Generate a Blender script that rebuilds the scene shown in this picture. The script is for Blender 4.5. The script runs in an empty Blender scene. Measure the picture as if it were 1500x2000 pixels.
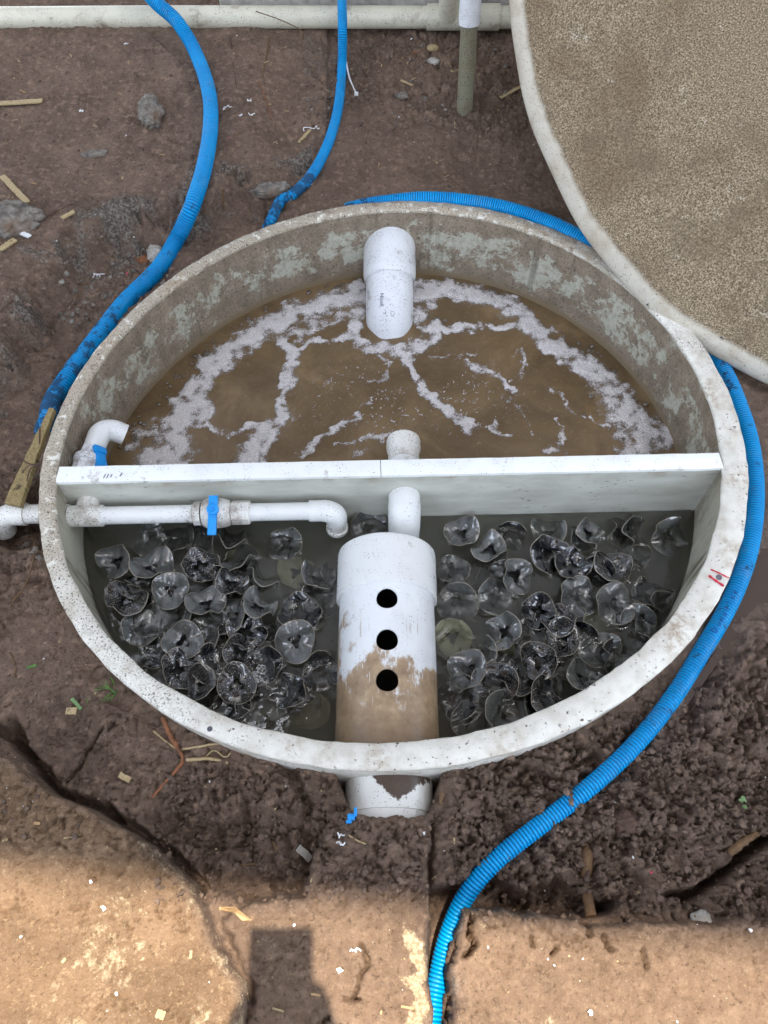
import bpy, bmesh, math, random
import numpy as np
from mathutils import Vector, Matrix

random.seed(7)
rng = np.random.default_rng(11)
C = bpy.context.scene
COL = C.collection
PI = math.pi
R = math.radians

# ------------------------------------------------------------------ camera
CAM = np.array([-0.0214, -0.8679, 1.0963])
PITCH = 0.5533
FPX = 1500.0
Fv = np.array([0, math.sin(PITCH), -math.cos(PITCH)])
Rv = np.array([1.0, 0, 0])
Uv = np.cross(Rv, Fv)
cam_d = bpy.data.cameras.new("camera")
cam_o = bpy.data.objects.new("camera", cam_d)
COL.objects.link(cam_o)
cam_o.location = CAM
cam_o.rotation_euler = (PITCH, 0, 0)
cam_d.sensor_fit = 'VERTICAL'
cam_d.sensor_height = 36.0
cam_d.lens = 36.0 * FPX / 2000.0
cam_d.clip_start = 0.005
cam_d.clip_end = 500
C.camera = cam_o

# ------------------------------------------------------------------ light
SUNV = Vector((0.112, -0.053, 1.154)).normalized()
w = bpy.data.worlds.new("World"); C.world = w; w.use_nodes = True
wn = w.node_tree
bg = next(n for n in wn.nodes if n.type == 'BACKGROUND')
sky = wn.nodes.new('ShaderNodeTexSky')
sky.sky_type = 'NISHITA'
sky.sun_disc = False
sky.sun_elevation = math.asin(SUNV.z)
sky.sun_rotation = math.atan2(SUNV.x, SUNV.y)
sky.dust_density = 2.0
hs = wn.nodes.new('ShaderNodeHueSaturation'); hs.inputs['Saturation'].default_value = 0.42   # thin bright cloud greys the blue
wn.links.new(sky.outputs[0], hs.inputs['Color']); tcw = wn.nodes.new('ShaderNodeTexCoord'); cn = wn.nodes.new('ShaderNodeTexNoise'); cn.inputs['Scale'].default_value = 2.6; cn.inputs['Detail'].default_value = 5; cn.inputs['Roughness'].default_value = 0.55
wn.links.new(tcw.outputs['Generated'], cn.inputs['Vector'])
cr = wn.nodes.new('ShaderNodeMapRange'); cr.interpolation_type = 'SMOOTHSTEP'; cr.inputs[1].default_value = 0.56; cr.inputs[2].default_value = 0.63; cr.inputs[3].default_value = 0.5; cr.inputs[4].default_value = 7.0   # bright cloud patches added to the unseen sky so wet surfaces glint
wn.links.new(cn.outputs['Fac'], cr.inputs[0])
cm = wn.nodes.new('ShaderNodeVectorMath'); cm.operation = 'SCALE'; wn.links.new(hs.outputs[0], cm.inputs[0]); wn.links.new(cr.outputs[0], cm.inputs['Scale'])
wn.links.new(cm.outputs[0], bg.inputs[0])
bg.inputs[1].default_value = 0.12
sd = bpy.data.lights.new("sun", 'SUN'); so = bpy.data.objects.new("sun", sd); COL.objects.link(so)
sd.energy = 4.0; sd.angle = R(0.6); sd.color = (1.0, 0.88, 0.72)
so.rotation_euler = SUNV.to_track_quat('Z', 'Y').to_euler()
so.location = (1, -1, 8)
C.view_settings.view_transform = 'Standard'
C.view_settings.look = 'None'
C.view_settings.gamma = 1
C.view_settings.exposure = 1.4
C.render.engine = 'CYCLES'
C.cycles.use_denoising = True
C.cycles.max_bounces = 8
C.cycles.transparent_max_bounces = 16
C.cycles.volume_bounces = 2
C.cycles.sample_clamp_indirect = 6

# ------------------------------------------------------------------ pixel helpers (1500 x 2000 photograph)
def ray(px, py):
    return Fv + (px - 750) / FPX * Rv - (py - 1000) / FPX * Uv
def P(px, py, z=0.0):
    d = ray(px, py); t = (z - CAM[2]) / d[2]
    return Vector(CAM + d * t)
def PY(px, py, Y):
    d = ray(px, py); t = (Y - CAM[1]) / d[1]
    return Vector(CAM + d * t)
def proj(x, y, z):
    dx, dy, dz = x - CAM[0], y - CAM[1], z - CAM[2]
    zz = dx * Fv[0] + dy * Fv[1] + dz * Fv[2]
    zz = np.maximum(zz, 0.15)
    u = dx * Rv[0] + dy * Rv[1] + dz * Rv[2]
    v = dx * Uv[0] + dy * Uv[1] + dz * Uv[2]
    return 750 + FPX * u / zz, 1000 - FPX * v / zz

# ------------------------------------------------------------------ numpy noise
_perm = rng.permutation(512)
_perm = np.concatenate([_perm, _perm, _perm])
_ga = rng.random(512) * 2 * PI
_gx, _gy = np.cos(_ga), np.sin(_ga)
def perlin(x, y):
    xi = np.floor(x).astype(int); yi = np.floor(y).astype(int)
    fx = x - xi; fy = y - yi; xi &= 511; yi &= 511
    def g(a, b, dx, dy):
        h = _perm[_perm[a & 511] + (b & 511)] & 511
        return _gx[h] * dx + _gy[h] * dy
    u = fx * fx * fx * (fx * (fx * 6 - 15) + 10); v = fy * fy * fy * (fy * (fy * 6 - 15) + 10)
    a = g(xi, yi, fx, fy); b = g(xi + 1, yi, fx - 1, fy); c = g(xi, yi + 1, fx, fy - 1); d = g(xi + 1, yi + 1, fx - 1, fy - 1)
    return 1.4 * ((a * (1 - u) + b * u) * (1 - v) + (c * (1 - u) + d * u) * v)
def fbm(x, y, o=4, gain=0.5):
    s = 0; a = 1
    for i in range(o):
        s = s + a * perlin(x + 17.3 * i, y - 9.1 * i); x = x * 2.03; y = y * 2.03; a *= gain
    return s
def worley(x, y):
    xi = np.floor(x).astype(int); yi = np.floor(y).astype(int)
    best = np.full(x.shape, 9.0); cid = np.zeros(x.shape)
    for i in (-1, 0, 1):
        for j in (-1, 0, 1):
            h = _perm[_perm[(xi + i) & 511] + ((yi + j) & 511)] & 511
            h2 = _perm[h + 77] & 511
            d = np.hypot(xi + i + h / 512.0 - x, yi + j + h2 / 512.0 - y)
            m = d < best; best = np.where(m, d, best); cid = np.where(m, h2 / 512.0, cid)
    return best, cid
def worley2(x, y):
    xi = np.floor(x).astype(int); yi = np.floor(y).astype(int)
    f1 = np.full(x.shape, 9.0); f2 = np.full(x.shape, 9.0); cid = np.zeros(x.shape)
    for i in (-1, 0, 1):
        for j in (-1, 0, 1):
            h = _perm[_perm[(xi + i + 40) & 511] + ((yi + j + 91) & 511)] & 511
            h2 = _perm[h + 77] & 511
            d = np.hypot(xi + i + h / 512.0 - x, yi + j + h2 / 512.0 - y)
            m = d < f1; f2 = np.where(m, f1, np.minimum(f2, d)); cid = np.where(m, h2 / 512.0, cid); f1 = np.where(m, d, f1)
    return f2 - f1, cid
def sst(a, b, x):
    t = np.clip((x - a) / (b - a), 0, 1); return t * t * (3 - 2 * t)
def seg_dist(px, py, pts):
    d = np.full(px.shape, 1e9)
    for (x0, y0), (x1, y1) in zip(pts[:-1], pts[1:]):
        vx, vy = x1 - x0, y1 - y0
        t = np.clip(((px - x0) * vx + (py - y0) * vy) / (vx * vx + vy * vy + 1e-9), 0, 1)
        d = np.minimum(d, np.hypot(px - x0 - t * vx, py - y0 - t * vy))
    return d
def sdf(px, py, poly):
    """signed distance in pixels, positive inside"""
    pts = list(poly) + [poly[0]]
    d = seg_dist(px, py, pts); ins = np.zeros(px.shape, bool)
    for (x0, y0), (x1, y1) in zip(pts[:-1], pts[1:]):
        if y0 == y1: continue
        c = ((y0 > py) != (y1 > py)) & (px < (x1 - x0) * (py - y0) / (y1 - y0) + x0)
        ins ^= c
    return np.where(ins, d, -d)

# ------------------------------------------------------------------ objects
def link(o, parent=None):
    COL.objects.link(o)
    if parent is not None: o.parent = parent
    return o
def tag(o, label=None, cat=None, group=None, kind=None):
    if label: o['label'] = label
    if cat: o['category'] = cat
    if group: o['group'] = group
    if kind: o['kind'] = kind
    return o
def empty(name, loc, label, cat, group=None):
    o = bpy.data.objects.new(name, None); COL.objects.link(o); o.location = loc
    o.empty_display_size = 0.02
    return tag(o, label, cat, group)
def mesh_obj(name, verts, faces, mats, parent=None, smooth=True, midx=None):
    me = bpy.data.meshes.new(name)
    me.from_pydata([tuple(v) for v in verts], [], faces)
    for m in (mats if isinstance(mats, (list, tuple)) else [mats]): me.materials.append(m)
    if smooth: me.polygons.foreach_set('use_smooth', [True] * len(me.polygons))
    if midx is not None: me.polygons.foreach_set('material_index', midx)
    me.update()
    return link(bpy.data.objects.new(name, me), parent)
def np_mesh(name, V, Q, m, parent=None, smooth=True):
    """fast quad mesh from numpy arrays"""
    me = bpy.data.meshes.new(name)
    me.vertices.add(len(V)); me.vertices.foreach_set('co', V.astype(np.float32).ravel())
    me.loops.add(Q.size); me.loops.foreach_set('vertex_index', Q.astype(np.int32).ravel())
    me.polygons.add(len(Q)); n = Q.shape[1]
    me.polygons.foreach_set('loop_start', np.arange(0, Q.size, n, dtype=np.int32))
    me.polygons.foreach_set('loop_total', np.full(len(Q), n, np.int32))
    me.materials.append(m)
    me.update(calc_edges=True); me.validate()
    if smooth: me.polygons.foreach_set('use_smooth', [True] * len(me.polygons))
    return link(bpy.data.objects.new(name, me), parent)

class MB:
    def __init__(s): s.v = []; s.f = []
    def add(s, vs, fs):
        b = len(s.v); s.v += [tuple(v) for v in vs]; s.f += [tuple(i + b for i in f) for f in fs]
    def box(s, c, size, rot=None):
        hx, hy, hz = (a / 2 for a in size); M = rot if rot is not None else Matrix.Identity(3)
        vs = [Vector(c) + M @ Vector((x, y, z)) for x in (-hx, hx) for y in (-hy, hy) for z in (-hz, hz)]
        s.add(vs, [(0, 1, 3, 2), (4, 6, 7, 5), (0, 4, 5, 1), (2, 3, 7, 6), (0, 2, 6, 4), (1, 5, 7, 3)])
    def tube(s, pts, radii, seg=16, caps=True, squash=None):
        pts = [Vector(p) for p in pts]; n = len(pts)
        if not hasattr(radii, '__len__'): radii = [radii] * n
        b = len(s.v); N = None
        for i in range(n):
            t = (pts[min(i + 1, n - 1)] - pts[max(i - 1, 0)])
            if t.length < 1e-9: t = Vector((0, 0, 1))
            t.normalize()
            if N is None:
                N = t.orthogonal().normalized()
            N = (N - t * N.dot(t))
            if N.length < 1e-6: N = t.orthogonal()
            N.normalize(); B = t.cross(N)
            for k in range(seg):
                a = 2 * PI * k / seg
                s.v.append(tuple(pts[i] + (N * math.cos(a) + B * math.sin(a)) * radii[i]))
        for i in range(n - 1):
            for k in range(seg):
                k2 = (k + 1) % seg
                s.f.append((b + i * seg + k, b + i * seg + k2, b + (i + 1) * seg + k2, b + (i + 1) * seg + k))
        if caps:
            s.f.append(tuple(b + k for k in reversed(range(seg))))
            s.f.append(tuple(b + (n - 1) * seg + k for k in range(seg)))
    def lathe(s, o, axis, prof, seg=32, closed=True):
        """prof: list of (along, radius) swept round axis; closed joins last to first"""
        o = Vector(o); a = Vector(axis).normalized(); n1 = a.orthogonal().normalized(); n2 = a.cross(n1)
        b = len(s.v); n = len(prof)
        for (h, r) in prof:
            for k in range(seg):
                t = 2 * PI * k / seg
                s.v.append(tuple(o + a * h + (n1 * math.cos(t) + n2 * math.sin(t)) * r))
        for i in range(n if closed else n - 1):
            j = (i + 1) % n
            for k in range(seg):
                k2 = (k + 1) % seg
                s.f.append((b + i * seg + k, b + i * seg + k2, b + j * seg + k2, b + j * seg + k))
    def prism(s, o, axis, r, length, n=6, phase=0):
        s.lathe_n(o, axis, [(0, r), (length, r)], n, phase)
    def lathe_n(s, o, axis, prof, n, phase=0):
        o = Vector(o); a = Vector(axis).normalized(); n1 = a.orthogonal().normalized(); n2 = a.cross(n1)
        b = len(s.v)
        for (h, r) in prof:
            for k in range(n):
                t = 2 * PI * k / n + phase
                s.v.append(tuple(o + a * h + (n1 * math.cos(t) + n2 * math.sin(t)) * r))
        for i in range(len(prof) - 1):
            for k in range(n):
                k2 = (k + 1) % n
                s.f.append((b + i * n + k, b + i * n + k2, b + (i + 1) * n + k2, b + (i + 1) * n + k))
        s.f.append(tuple(b + k for k in reversed(range(n)))); s.f.append(tuple(b + (len(prof) - 1) * n + k for k in range(n)))
    def build(s, name, m, parent=None, smooth=True, angle=40, bevel=0):
        me = bpy.data.meshes.new(name); me.from_pydata(s.v, [], s.f)
        bm = bmesh.new(); bm.from_mesh(me)
        bmesh.ops.recalc_face_normals(bm, faces=bm.faces)
        if bevel:
            es = [e for e in bm.edges if len(e.link_faces) == 2 and e.calc_face_angle(0) > R(35)]
            bmesh.ops.bevel(bm, geom=es, offset=bevel, segments=2, affect='EDGES', profile=0.6)
        if smooth:
            for f in bm.faces: f.smooth = True
            for e in bm.edges:
                if len(e.link_faces) == 2 and e.calc_face_angle(0) > R(angle): e.smooth = False
        bm.to_mesh(me); bm.free()
        me.materials.append(m)
        return link(bpy.data.objects.new(name, me), parent)

def catmull(pts, step):
    pts = [Vector(p) for p in pts]
    q = [pts[0] * 2 - pts[1]] + pts + [pts[-1] * 2 - pts[-2]]
    fine = []
    for i in range(1, len(q) - 2):
        a, b, c, d = q[i - 1], q[i], q[i + 1], q[i + 2]
        for k in range(24):
            t = k / 24
            fine.append(0.5 * ((2 * b) + (c - a) * t + (2 * a - 5 * b + 4 * c - d) * t * t + (3 * b - a - 3 * c + d) * t ** 3))
    fine.append(q[-2])
    L = [0]
    for a, b in zip(fine[:-1], fine[1:]): L.append(L[-1] + (b - a).length)
    n = max(2, int(L[-1] / step)); arr = np.array([tuple(v) for v in fine]); s = np.linspace(0, L[-1], n)
    return [Vector((np.interp(x, L, arr[:, 0]), np.interp(x, L, arr[:, 1]), np.interp(x, L, arr[:, 2]))) for x in s]

# ------------------------------------------------------------------ materials
class NT:
    def __init__(s, name):
        s.m = bpy.data.materials.new(name); s.m.use_nodes = True; s.n = s.m.node_tree.nodes; s.l = s.m.node_tree.links
        s.bs = next(x for x in s.n if x.type == 'BSDF_PRINCIPLED'); s.out = next(x for x in s.n if x.type == 'OUTPUT_MATERIAL')
        s.tc = s.n.new('ShaderNodeTexCoord')
    def val(s, sock, v):
        if hasattr(v, 'is_linked') or hasattr(v, 'links'): s.l.new(v, sock)
        else: sock.default_value = v
    def co(s, which='Object', scale=None, loc=None):
        if scale is None and loc is None: return s.tc.outputs[which]
        mp = s.n.new('ShaderNodeMapping'); s.l.new(s.tc.outputs[which], mp.inputs[0])
        if scale: mp.inputs['Scale'].default_value = scale
        if loc: mp.inputs['Location'].default_value = loc
        return mp.outputs[0]
    def noise(s, scale, detail=4, rough=0.55, vec=None, dist=0.0, color=False):
        t = s.n.new('ShaderNodeTexNoise'); s.l.new(vec if vec is not None else s.co(), t.inputs['Vector'])
        t.inputs['Scale'].default_value = scale; t.inputs['Detail'].default_value = detail; t.inputs['Roughness'].default_value = rough
        t.inputs['Distortion'].default_value = dist
        return t.outputs['Color' if color else 'Fac']
    def vor(s, scale, vec=None, feature='F1', out='Distance'):
        t = s.n.new('ShaderNodeTexVoronoi'); t.feature = feature; s.l.new(vec if vec is not None else s.co(), t.inputs['Vector'])
        t.inputs['Scale'].default_value = scale
        return t.outputs[out]
    def ramp(s, fac, stops):
        t = s.n.new('ShaderNodeValToRGB'); s.l.new(fac, t.inputs[0]); e = t.color_ramp.elements
        while len(e) < len(stops): e.new(0.5)
        for k, (p, c) in enumerate(stops):
            e[k].position = p; c = c if hasattr(c, '__len__') else (c, c, c); e[k].color = (*c, 1)
        return t.outputs[0]
    def th(s, fac, a, b):
        t = s.n.new('ShaderNodeMapRange'); t.interpolation_type = 'SMOOTHSTEP'; s.val(t.inputs[0], fac)
        t.inputs[1].default_value = a; t.inputs[2].default_value = b
        return t.outputs[0]
    def math(s, op, a, b=0.0, clamp=False):
        t = s.n.new('ShaderNodeMath'); t.operation = op; t.use_clamp = clamp; s.val(t.inputs[0], a); s.val(t.inputs[1], b); return t.outputs[0]
    def mix(s, fac, a, b):
        t = s.n.new('ShaderNodeMix'); t.data_type = 'RGBA'; s.val(t.inputs[0], fac)
        for sock, v in ((t.inputs[6], a), (t.inputs[7], b)):
            if hasattr(v, 'links'): s.l.new(v, sock)
            else: sock.default_value = (*v, 1)
        return t.outputs[2]
    def xyz(s, which='Object'):
        t = s.n.new('ShaderNodeSeparateXYZ'); s.l.new(s.tc.outputs[which], t.inputs[0]); return t.outputs
    def attr(s, name):
        t = s.n.new('ShaderNodeAttribute'); t.attribute_name = name; return t
    def bump(s, h, strength=0.5, dist=0.002, prev=None):
        t = s.n.new('ShaderNodeBump'); s.l.new(h, t.inputs['Height']); t.inputs['Strength'].default_value = strength
        t.inputs['Distance'].default_value = dist
        if prev is not None: s.l.new(prev, t.inputs['Normal'])
        return t.outputs[0]
    def fin(s, color=None, rough=None, normal=None, spec=None, **kw):
        if color is not None:
            if hasattr(color, 'links'): s.l.new(color, s.bs.inputs['Base Color'])
            else: s.bs.inputs['Base Color'].default_value = (*color, 1)
        if rough is not None: s.val(s.bs.inputs['Roughness'], rough)
        if spec is not None: s.val(s.bs.inputs['Specular IOR Level'], spec)
        if normal is not None: s.l.new(normal, s.bs.inputs['Normal'])
        for k, v in kw.items(): s.val(s.bs.inputs[k.replace('_', ' ')], v)
        return s.m

def m_plain(name, col, rough=0.6, var=0.25, scale=30, bump=0.2, bscale=150, bd=0.001):
    t = NT(name); n = t.noise(scale, 5); dark = tuple(c * (1 - var) for c in col); lite = tuple(min(1, c * (1 + var)) for c in col)
    return t.fin(t.ramp(n, [(0.3, dark), (0.7, lite)]), rough, t.bump(t.noise(bscale, 3), bump, bd))

def m_pvc(name, base=(0.80, 0.82, 0.82), dirt=0.0, stain=None):
    t = NT(name)
    speck = t.math('MULTIPLY', t.th(t.noise(420, 2, 0.5), 0.66 - dirt * 0.1, 0.70 - dirt * 0.1), t.th(t.noise(28, 3), 0.42 - dirt * 0.2, 0.62 - dirt * 0.2))
    col = t.mix(t.th(t.noise(14, 4), 0.4, 0.75), base, tuple(c * 0.9 for c in base))
    col = t.mix(speck, col, (0.07, 0.045, 0.03))
    if dirt > 0:
        sm = t.th(t.noise(22, 6, 0.65), 0.62 - dirt * 0.22, 0.74)
        col = t.mix(t.math('MULTIPLY', sm, 0.75), col, (0.19, 0.13, 0.085))
    if stain: col = stain(t, col)
    return t.fin(col, t.math('ADD', 0.28, t.math('MULTIPLY', t.noise(60, 3), 0.15)), t.bump(t.noise(300, 2), 0.06, 0.0005), spec=0.5)

# soil ------------------------------------------------------------------
def m_soil():
    t = NT('damp_soil')
    a = t.attr('mask'); sp = t.n.new('ShaderNodeSeparateColor'); t.l.new(a.outputs['Color'], sp.inputs[0])
    tan, grey, white = sp.outputs
    wet = a.outputs['Alpha']
    n1 = t.noise(9, 6, 0.62); n2 = t.noise(70, 5, 0.6); n3 = t.noise(420, 4, 0.6); n4 = t.noise(170, 5, 0.7)
    soil = t.ramp(n1, [(0.3, (0.130, 0.089, 0.066)), (0.55, (0.192, 0.133, 0.100)), (0.75, (0.252, 0.178, 0.131))])
    soil = t.mix(t.th(n2, 0.48, 0.70), soil, (0.300, 0.211, 0.154))
    soil = t.mix(t.math('MULTIPLY', t.th(n3, 0.55, 0.75), 0.6), soil, (0.348, 0.258, 0.198))
    soil = t.mix(t.math('MULTIPLY', t.th(n4, 0.47, 0.34), 0.7), soil, (0.054, 0.037, 0.029))
    ta = t.ramp(n1, [(0.35, (0.192, 0.124, 0.074)), (0.65, (0.306, 0.202, 0.125))])
    ta = t.mix(t.math('MULTIPLY', t.th(n3, 0.5, 0.72), 0.5), ta, (0.432, 0.306, 0.198))
    ta = t.mix(t.math('MULTIPLY', t.th(n4, 0.45, 0.33), 0.7), ta, (0.102, 0.062, 0.038))
    ta = t.mix(t.math('MULTIPLY', t.th(t.noise(95, 6, 0.75), 0.54, 0.68), 0.6), ta, (0.528, 0.384, 0.240))
    ta = t.mix(t.math('MULTIPLY', t.th(t.noise(24, 6, 0.7), 0.52, 0.72), 0.45), ta, (0.156, 0.094, 0.055))
    col = t.mix(tan, soil, ta)
    gr = t.mix(t.th(n4, 0.42, 0.62), (0.105, 0.085, 0.070), (0.30, 0.265, 0.225))
    gm = t.th(t.math('ADD', grey, t.math('MULTIPLY', t.math('SUBTRACT', t.noise(60, 8, 0.78), 0.5), 1.5)), 0.38, 0.75)
    col = t.mix(t.math('MULTIPLY', gm, t.th(grey, 0.02, 0.2)), col, gr)
    wm = t.th(t.math('ADD', white, t.math('MULTIPLY', t.math('SUBTRACT', t.noise(60, 8, 0.78), 0.5), 1.7)), 0.44, 0.66)
    wc = t.mix(t.th(n4, 0.4, 0.6), (0.36, 0.27, 0.165), (0.58, 0.49, 0.34))
    col = t.mix(t.math('MULTIPLY', wm, t.th(white, 0.02, 0.15)), col, wc)
    vd = t.vor(75); vn = t.noise(31, 1)
    col = t.mix(t.math('MULTIPLY', t.th(vd, 0.10, 0.06), t.th(vn, 0.52, 0.58)), col, (0.36, 0.31, 0.25))
    rough = t.math('SUBTRACT', 0.92, t.math('MULTIPLY', wet, 0.5))
    nb = t.bump(t.noise(55, 6, 0.7), 0.6, 0.006)
    nb = t.bump(t.noise(230, 5, 0.8), 1.0, 0.004, nb)
    return t.fin(col, rough, nb, spec=t.math('ADD', 0.2, t.math('MULTIPLY', wet, 0.4)))

# tank skins --------------------------------------------------------------
def m_inner():
    t = NT('stained_fibreglass')
    xyz = t.xyz()
    film = t.ramp(t.noise(26, 6, 0.6), [(0.3, (0.182, 0.146, 0.107)), (0.6, (0.293, 0.240, 0.179)), (0.8, (0.416, 0.358, 0.273))])
    film = t.mix(t.th(t.noise(200, 4), 0.5, 0.75), film, (0.078, 0.065, 0.052))
    skin = t.mix(t.th(t.noise(90, 3), 0.35, 0.75), (0.468, 0.468, 0.390), (0.338, 0.325, 0.260))
    n = t.noise(15, 12, 0.80, dist=0.2)
    zb = t.math('MULTIPLY', t.th(t.math('ABSOLUTE', t.math('ADD', xyz[2], 0.095)), 0.075, 0.02), 0.10)
    peel = t.th(t.math('ADD', n, zb), 0.585, 0.625)
    # front half and right side are cleaner
    clean = t.th(t.math('ADD', t.math('MULTIPLY', xyz[1], -2.2), t.math('MULTIPLY', t.noise(7, 4), 0.6)), 0.35, 0.75)
    col = t.mix(peel, film, skin)
    drip = t.noise(34, 5, 0.65, t.co(scale=(1, 1, 0.10)))
    col = t.mix(t.math('MULTIPLY', t.th(drip, 0.54, 0.70), 0.55), col, (0.085, 0.068, 0.048))
    col = t.mix(t.math('MULTIPLY', t.th(t.noise(330, 4, 0.8), 0.55, 0.66), 0.55), col, (0.05, 0.04, 0.03))
    cl2 = t.mix(t.noise(12, 5), (0.265, 0.247, 0.190), (0.460, 0.448, 0.368))
    streak = t.noise(30, 5, 0.6, t.co(scale=(1, 1, 0.12)))
    cl2 = t.mix(t.th(streak, 0.5, 0.68), cl2, (0.115, 0.098, 0.069))
    col = t.mix(clean, col, cl2)
    damp = t.th(t.math('ADD', xyz[2], t.math('MULTIPLY', t.math('SUBTRACT', t.noise(20, 3), 0.5), 0.02)), -0.160, -0.172)
    col = t.mix(t.math('MULTIPLY', damp, t.th(xyz[1], -0.08, 0.0)), col, (0.230, 0.178, 0.109))
    b = t.bump(t.noise(140, 5, 0.65), 0.5, 0.002)
    return t.fin(col, t.math('SUBTRACT', 0.72, t.math('MULTIPLY', peel, 0.15)), b, spec=0.35)
def m_rim():
    t = NT('chipped_white_rim')
    xyz = t.xyz()
    side = t.math('ADD', t.math('MULTIPLY', xyz[0], -0.75), t.math('MULTIPLY', xyz[1], 1.0))
    dn = t.math('ADD', side, t.math('MULTIPLY', t.math('SUBTRACT', t.noise(13, 5, 0.6), 0.5), 1.0))
    white = t.mix(t.th(t.noise(40, 4), 0.35, 0.7), (0.76, 0.755, 0.70), (0.62, 0.60, 0.53))
    sand = t.mix(t.noise(330, 3, 0.7), (0.20, 0.155, 0.11), (0.66, 0.60, 0.48))
    col = t.mix(t.math('MULTIPLY', t.th(dn, -0.15, 0.35), 0.95), white, sand)
    speck = t.math('MULTIPLY', t.th(t.noise(300, 4, 0.75), 0.53, 0.60), t.th(t.math('ADD', dn, t.noise(24, 3)), 0.0, 0.5))
    col = t.mix(t.math('MULTIPLY', speck, 0.85), col, (0.10, 0.08, 0.06))
    flake = t.math('MULTIPLY', t.th(t.noise(46, 7, 0.75), 0.55, 0.60), t.th(dn, -0.1, 0.3))
    col = t.mix(flake, col, (0.74, 0.73, 0.66))
    bare = t.math('MULTIPLY', t.th(t.noise(15, 7, 0.7), 0.585, 0.61), t.th(dn, -0.25, 0.25))
    col = t.mix(t.math('MULTIPLY', bare, 0.85), col, t.mix(t.noise(150, 4), (0.17, 0.125, 0.105), (0.30, 0.235, 0.20)))
    chip = t.th(t.noise(34, 6, 0.7), 0.645, 0.67)
    col = t.mix(chip, col, t.mix(t.noise(120, 2), (0.10, 0.085, 0.08), (0.24, 0.22, 0.22)))
    sp2 = t.math('MULTIPLY', t.th(t.noise(150, 4, 0.65), 0.61, 0.66), t.th(t.noise(19, 3), 0.40, 0.54))
    col = t.mix(sp2, col, (0.09, 0.06, 0.04))
    brown = t.math('MULTIPLY', t.th(t.noise(9, 5), 0.48, 0.70), t.th(t.noise(60, 5, 0.7), 0.38, 0.65))
    col = t.mix(t.math('MULTIPLY', brown, 0.75), col, (0.32, 0.22, 0.13))
    return t.fin(col, 0.55, t.bump(t.noise(230, 4, 0.7), 0.3, 0.0012), spec=0.35)
def m_partition():
    t = NT('grey_partition_sheet')
    st = t.noise(20, 6, 0.6, t.co(scale=(0.5, 1, 1.6)))
    col = t.ramp(st, [(0.3, (0.44, 0.44, 0.385)), (0.6, (0.57, 0.58, 0.52)), (0.8, (0.64, 0.65, 0.60))])
    sp = t.math('MULTIPLY', t.th(t.noise(110, 4, 0.6, t.co(scale=(0.45, 1, 1.5))), 0.63, 0.68), t.th(t.noise(11, 3), 0.45, 0.65))
    col = t.mix(sp, col, (0.13, 0.11, 0.085))
    z = t.xyz()[2]
    tp = t.math('MULTIPLY', t.th(z, -0.045, 0.0), t.th(t.noise(24, 5), 0.48, 0.72))
    col = t.mix(t.math('MULTIPLY', tp, 0.7), col, (0.28, 0.20, 0.13))
    return t.fin(col, 0.45, t.bump(t.noise(120, 3), 0.12, 0.001), spec=0.4)
def m_lid():
    t = NT('weathered_lid_grit')
    a = t.attr('edge'); e = a.outputs['Fac']
    g = t.noise(340, 3, 0.75); big = t.noise(5, 5, 0.6)
    col = t.ramp(g, [(0.34, (0.058, 0.043, 0.026)), (0.50, (0.228, 0.178, 0.111)), (0.66, (0.526, 0.433, 0.304))])
    col = t.mix(t.math('MULTIPLY', t.th(big, 0.46, 0.66), 0.6), col, (0.135, 0.094, 0.054))
    col = t.mix(t.math('MULTIPLY', t.th(t.noise(11, 5, 0.6), 0.52, 0.66), 0.45), col, (0.152, 0.117, 0.076))
    col = t.mix(t.math('MULTIPLY', t.th(t.noise(13, 7, 0.75), 0.60, 0.70), t.th(g, 0.44, 0.6)), col, (0.725, 0.667, 0.562))
    en = t.math('ADD', e, t.math('MULTIPLY', t.math('SUBTRACT', t.noise(25, 5), 0.5), 0.5))
    rim = t.mix(t.th(t.noise(260, 4, 0.7), 0.58, 0.68), (0.60, 0.57, 0.49), (0.16, 0.12, 0.08))
    rim = t.mix(t.math('MULTIPLY', t.th(t.noise(20, 4), 0.42, 0.7), 0.6), rim, (0.38, 0.31, 0.22))
    col = t.mix(t.th(en, 0.25, 0.75), col, rim)
    chip = t.math('MULTIPLY', t.th(t.noise(17, 5, 0.6), 0.69, 0.72), t.th(e, 0.05, 0.5))
    col = t.mix(chip, col, (0.03, 0.028, 0.027))
    b = t.bump(t.noise(230, 3, 0.75), 0.85, 0.003)
    return t.fin(col, 0.8, b, spec=0.3)
def m_hose(name, dirt_lo):
    t = NT(name)
    xyz = t.xyz('Generated')
    pos = t.attr('along').outputs['Fac']
    mud = t.th(t.math('ADD', t.noise(38, 6, 0.7), t.math('MULTIPLY', pos, 0.30)), 0.63, 0.72)
    sp = t.math('MULTIPLY', t.th(t.noise(190, 4, 0.65), 0.62, 0.67), t.th(t.noise(14, 3), 0.42, 0.6))
    col = t.mix(t.th(t.noise(16, 4), 0.3, 0.7), (0.0, 0.275, 0.66), (0.0, 0.34, 0.76))
    dust = t.math('MULTIPLY', t.th(t.noise(30, 5, 0.65), 0.5, 0.75), 0.25)
    col = t.mix(dust, col, (0.20, 0.30, 0.42))
    col = t.mix(t.math('MULTIPLY', mud, 0.8), col, (0.028, 0.035, 0.055))
    col = t.mix(sp, col, (0.05, 0.036, 0.028))
    col = t.mix(t.math('MULTIPLY', t.attr('groove_shade').outputs['Fac'], 0.75), col, (0.0, 0.065, 0.20))  # shade of the rib grooves painted in as darker blue so rings show
    return t.fin(col, t.math('ADD', 0.3, t.math('MULTIPLY', mud, 0.4)), spec=0.25)

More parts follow.
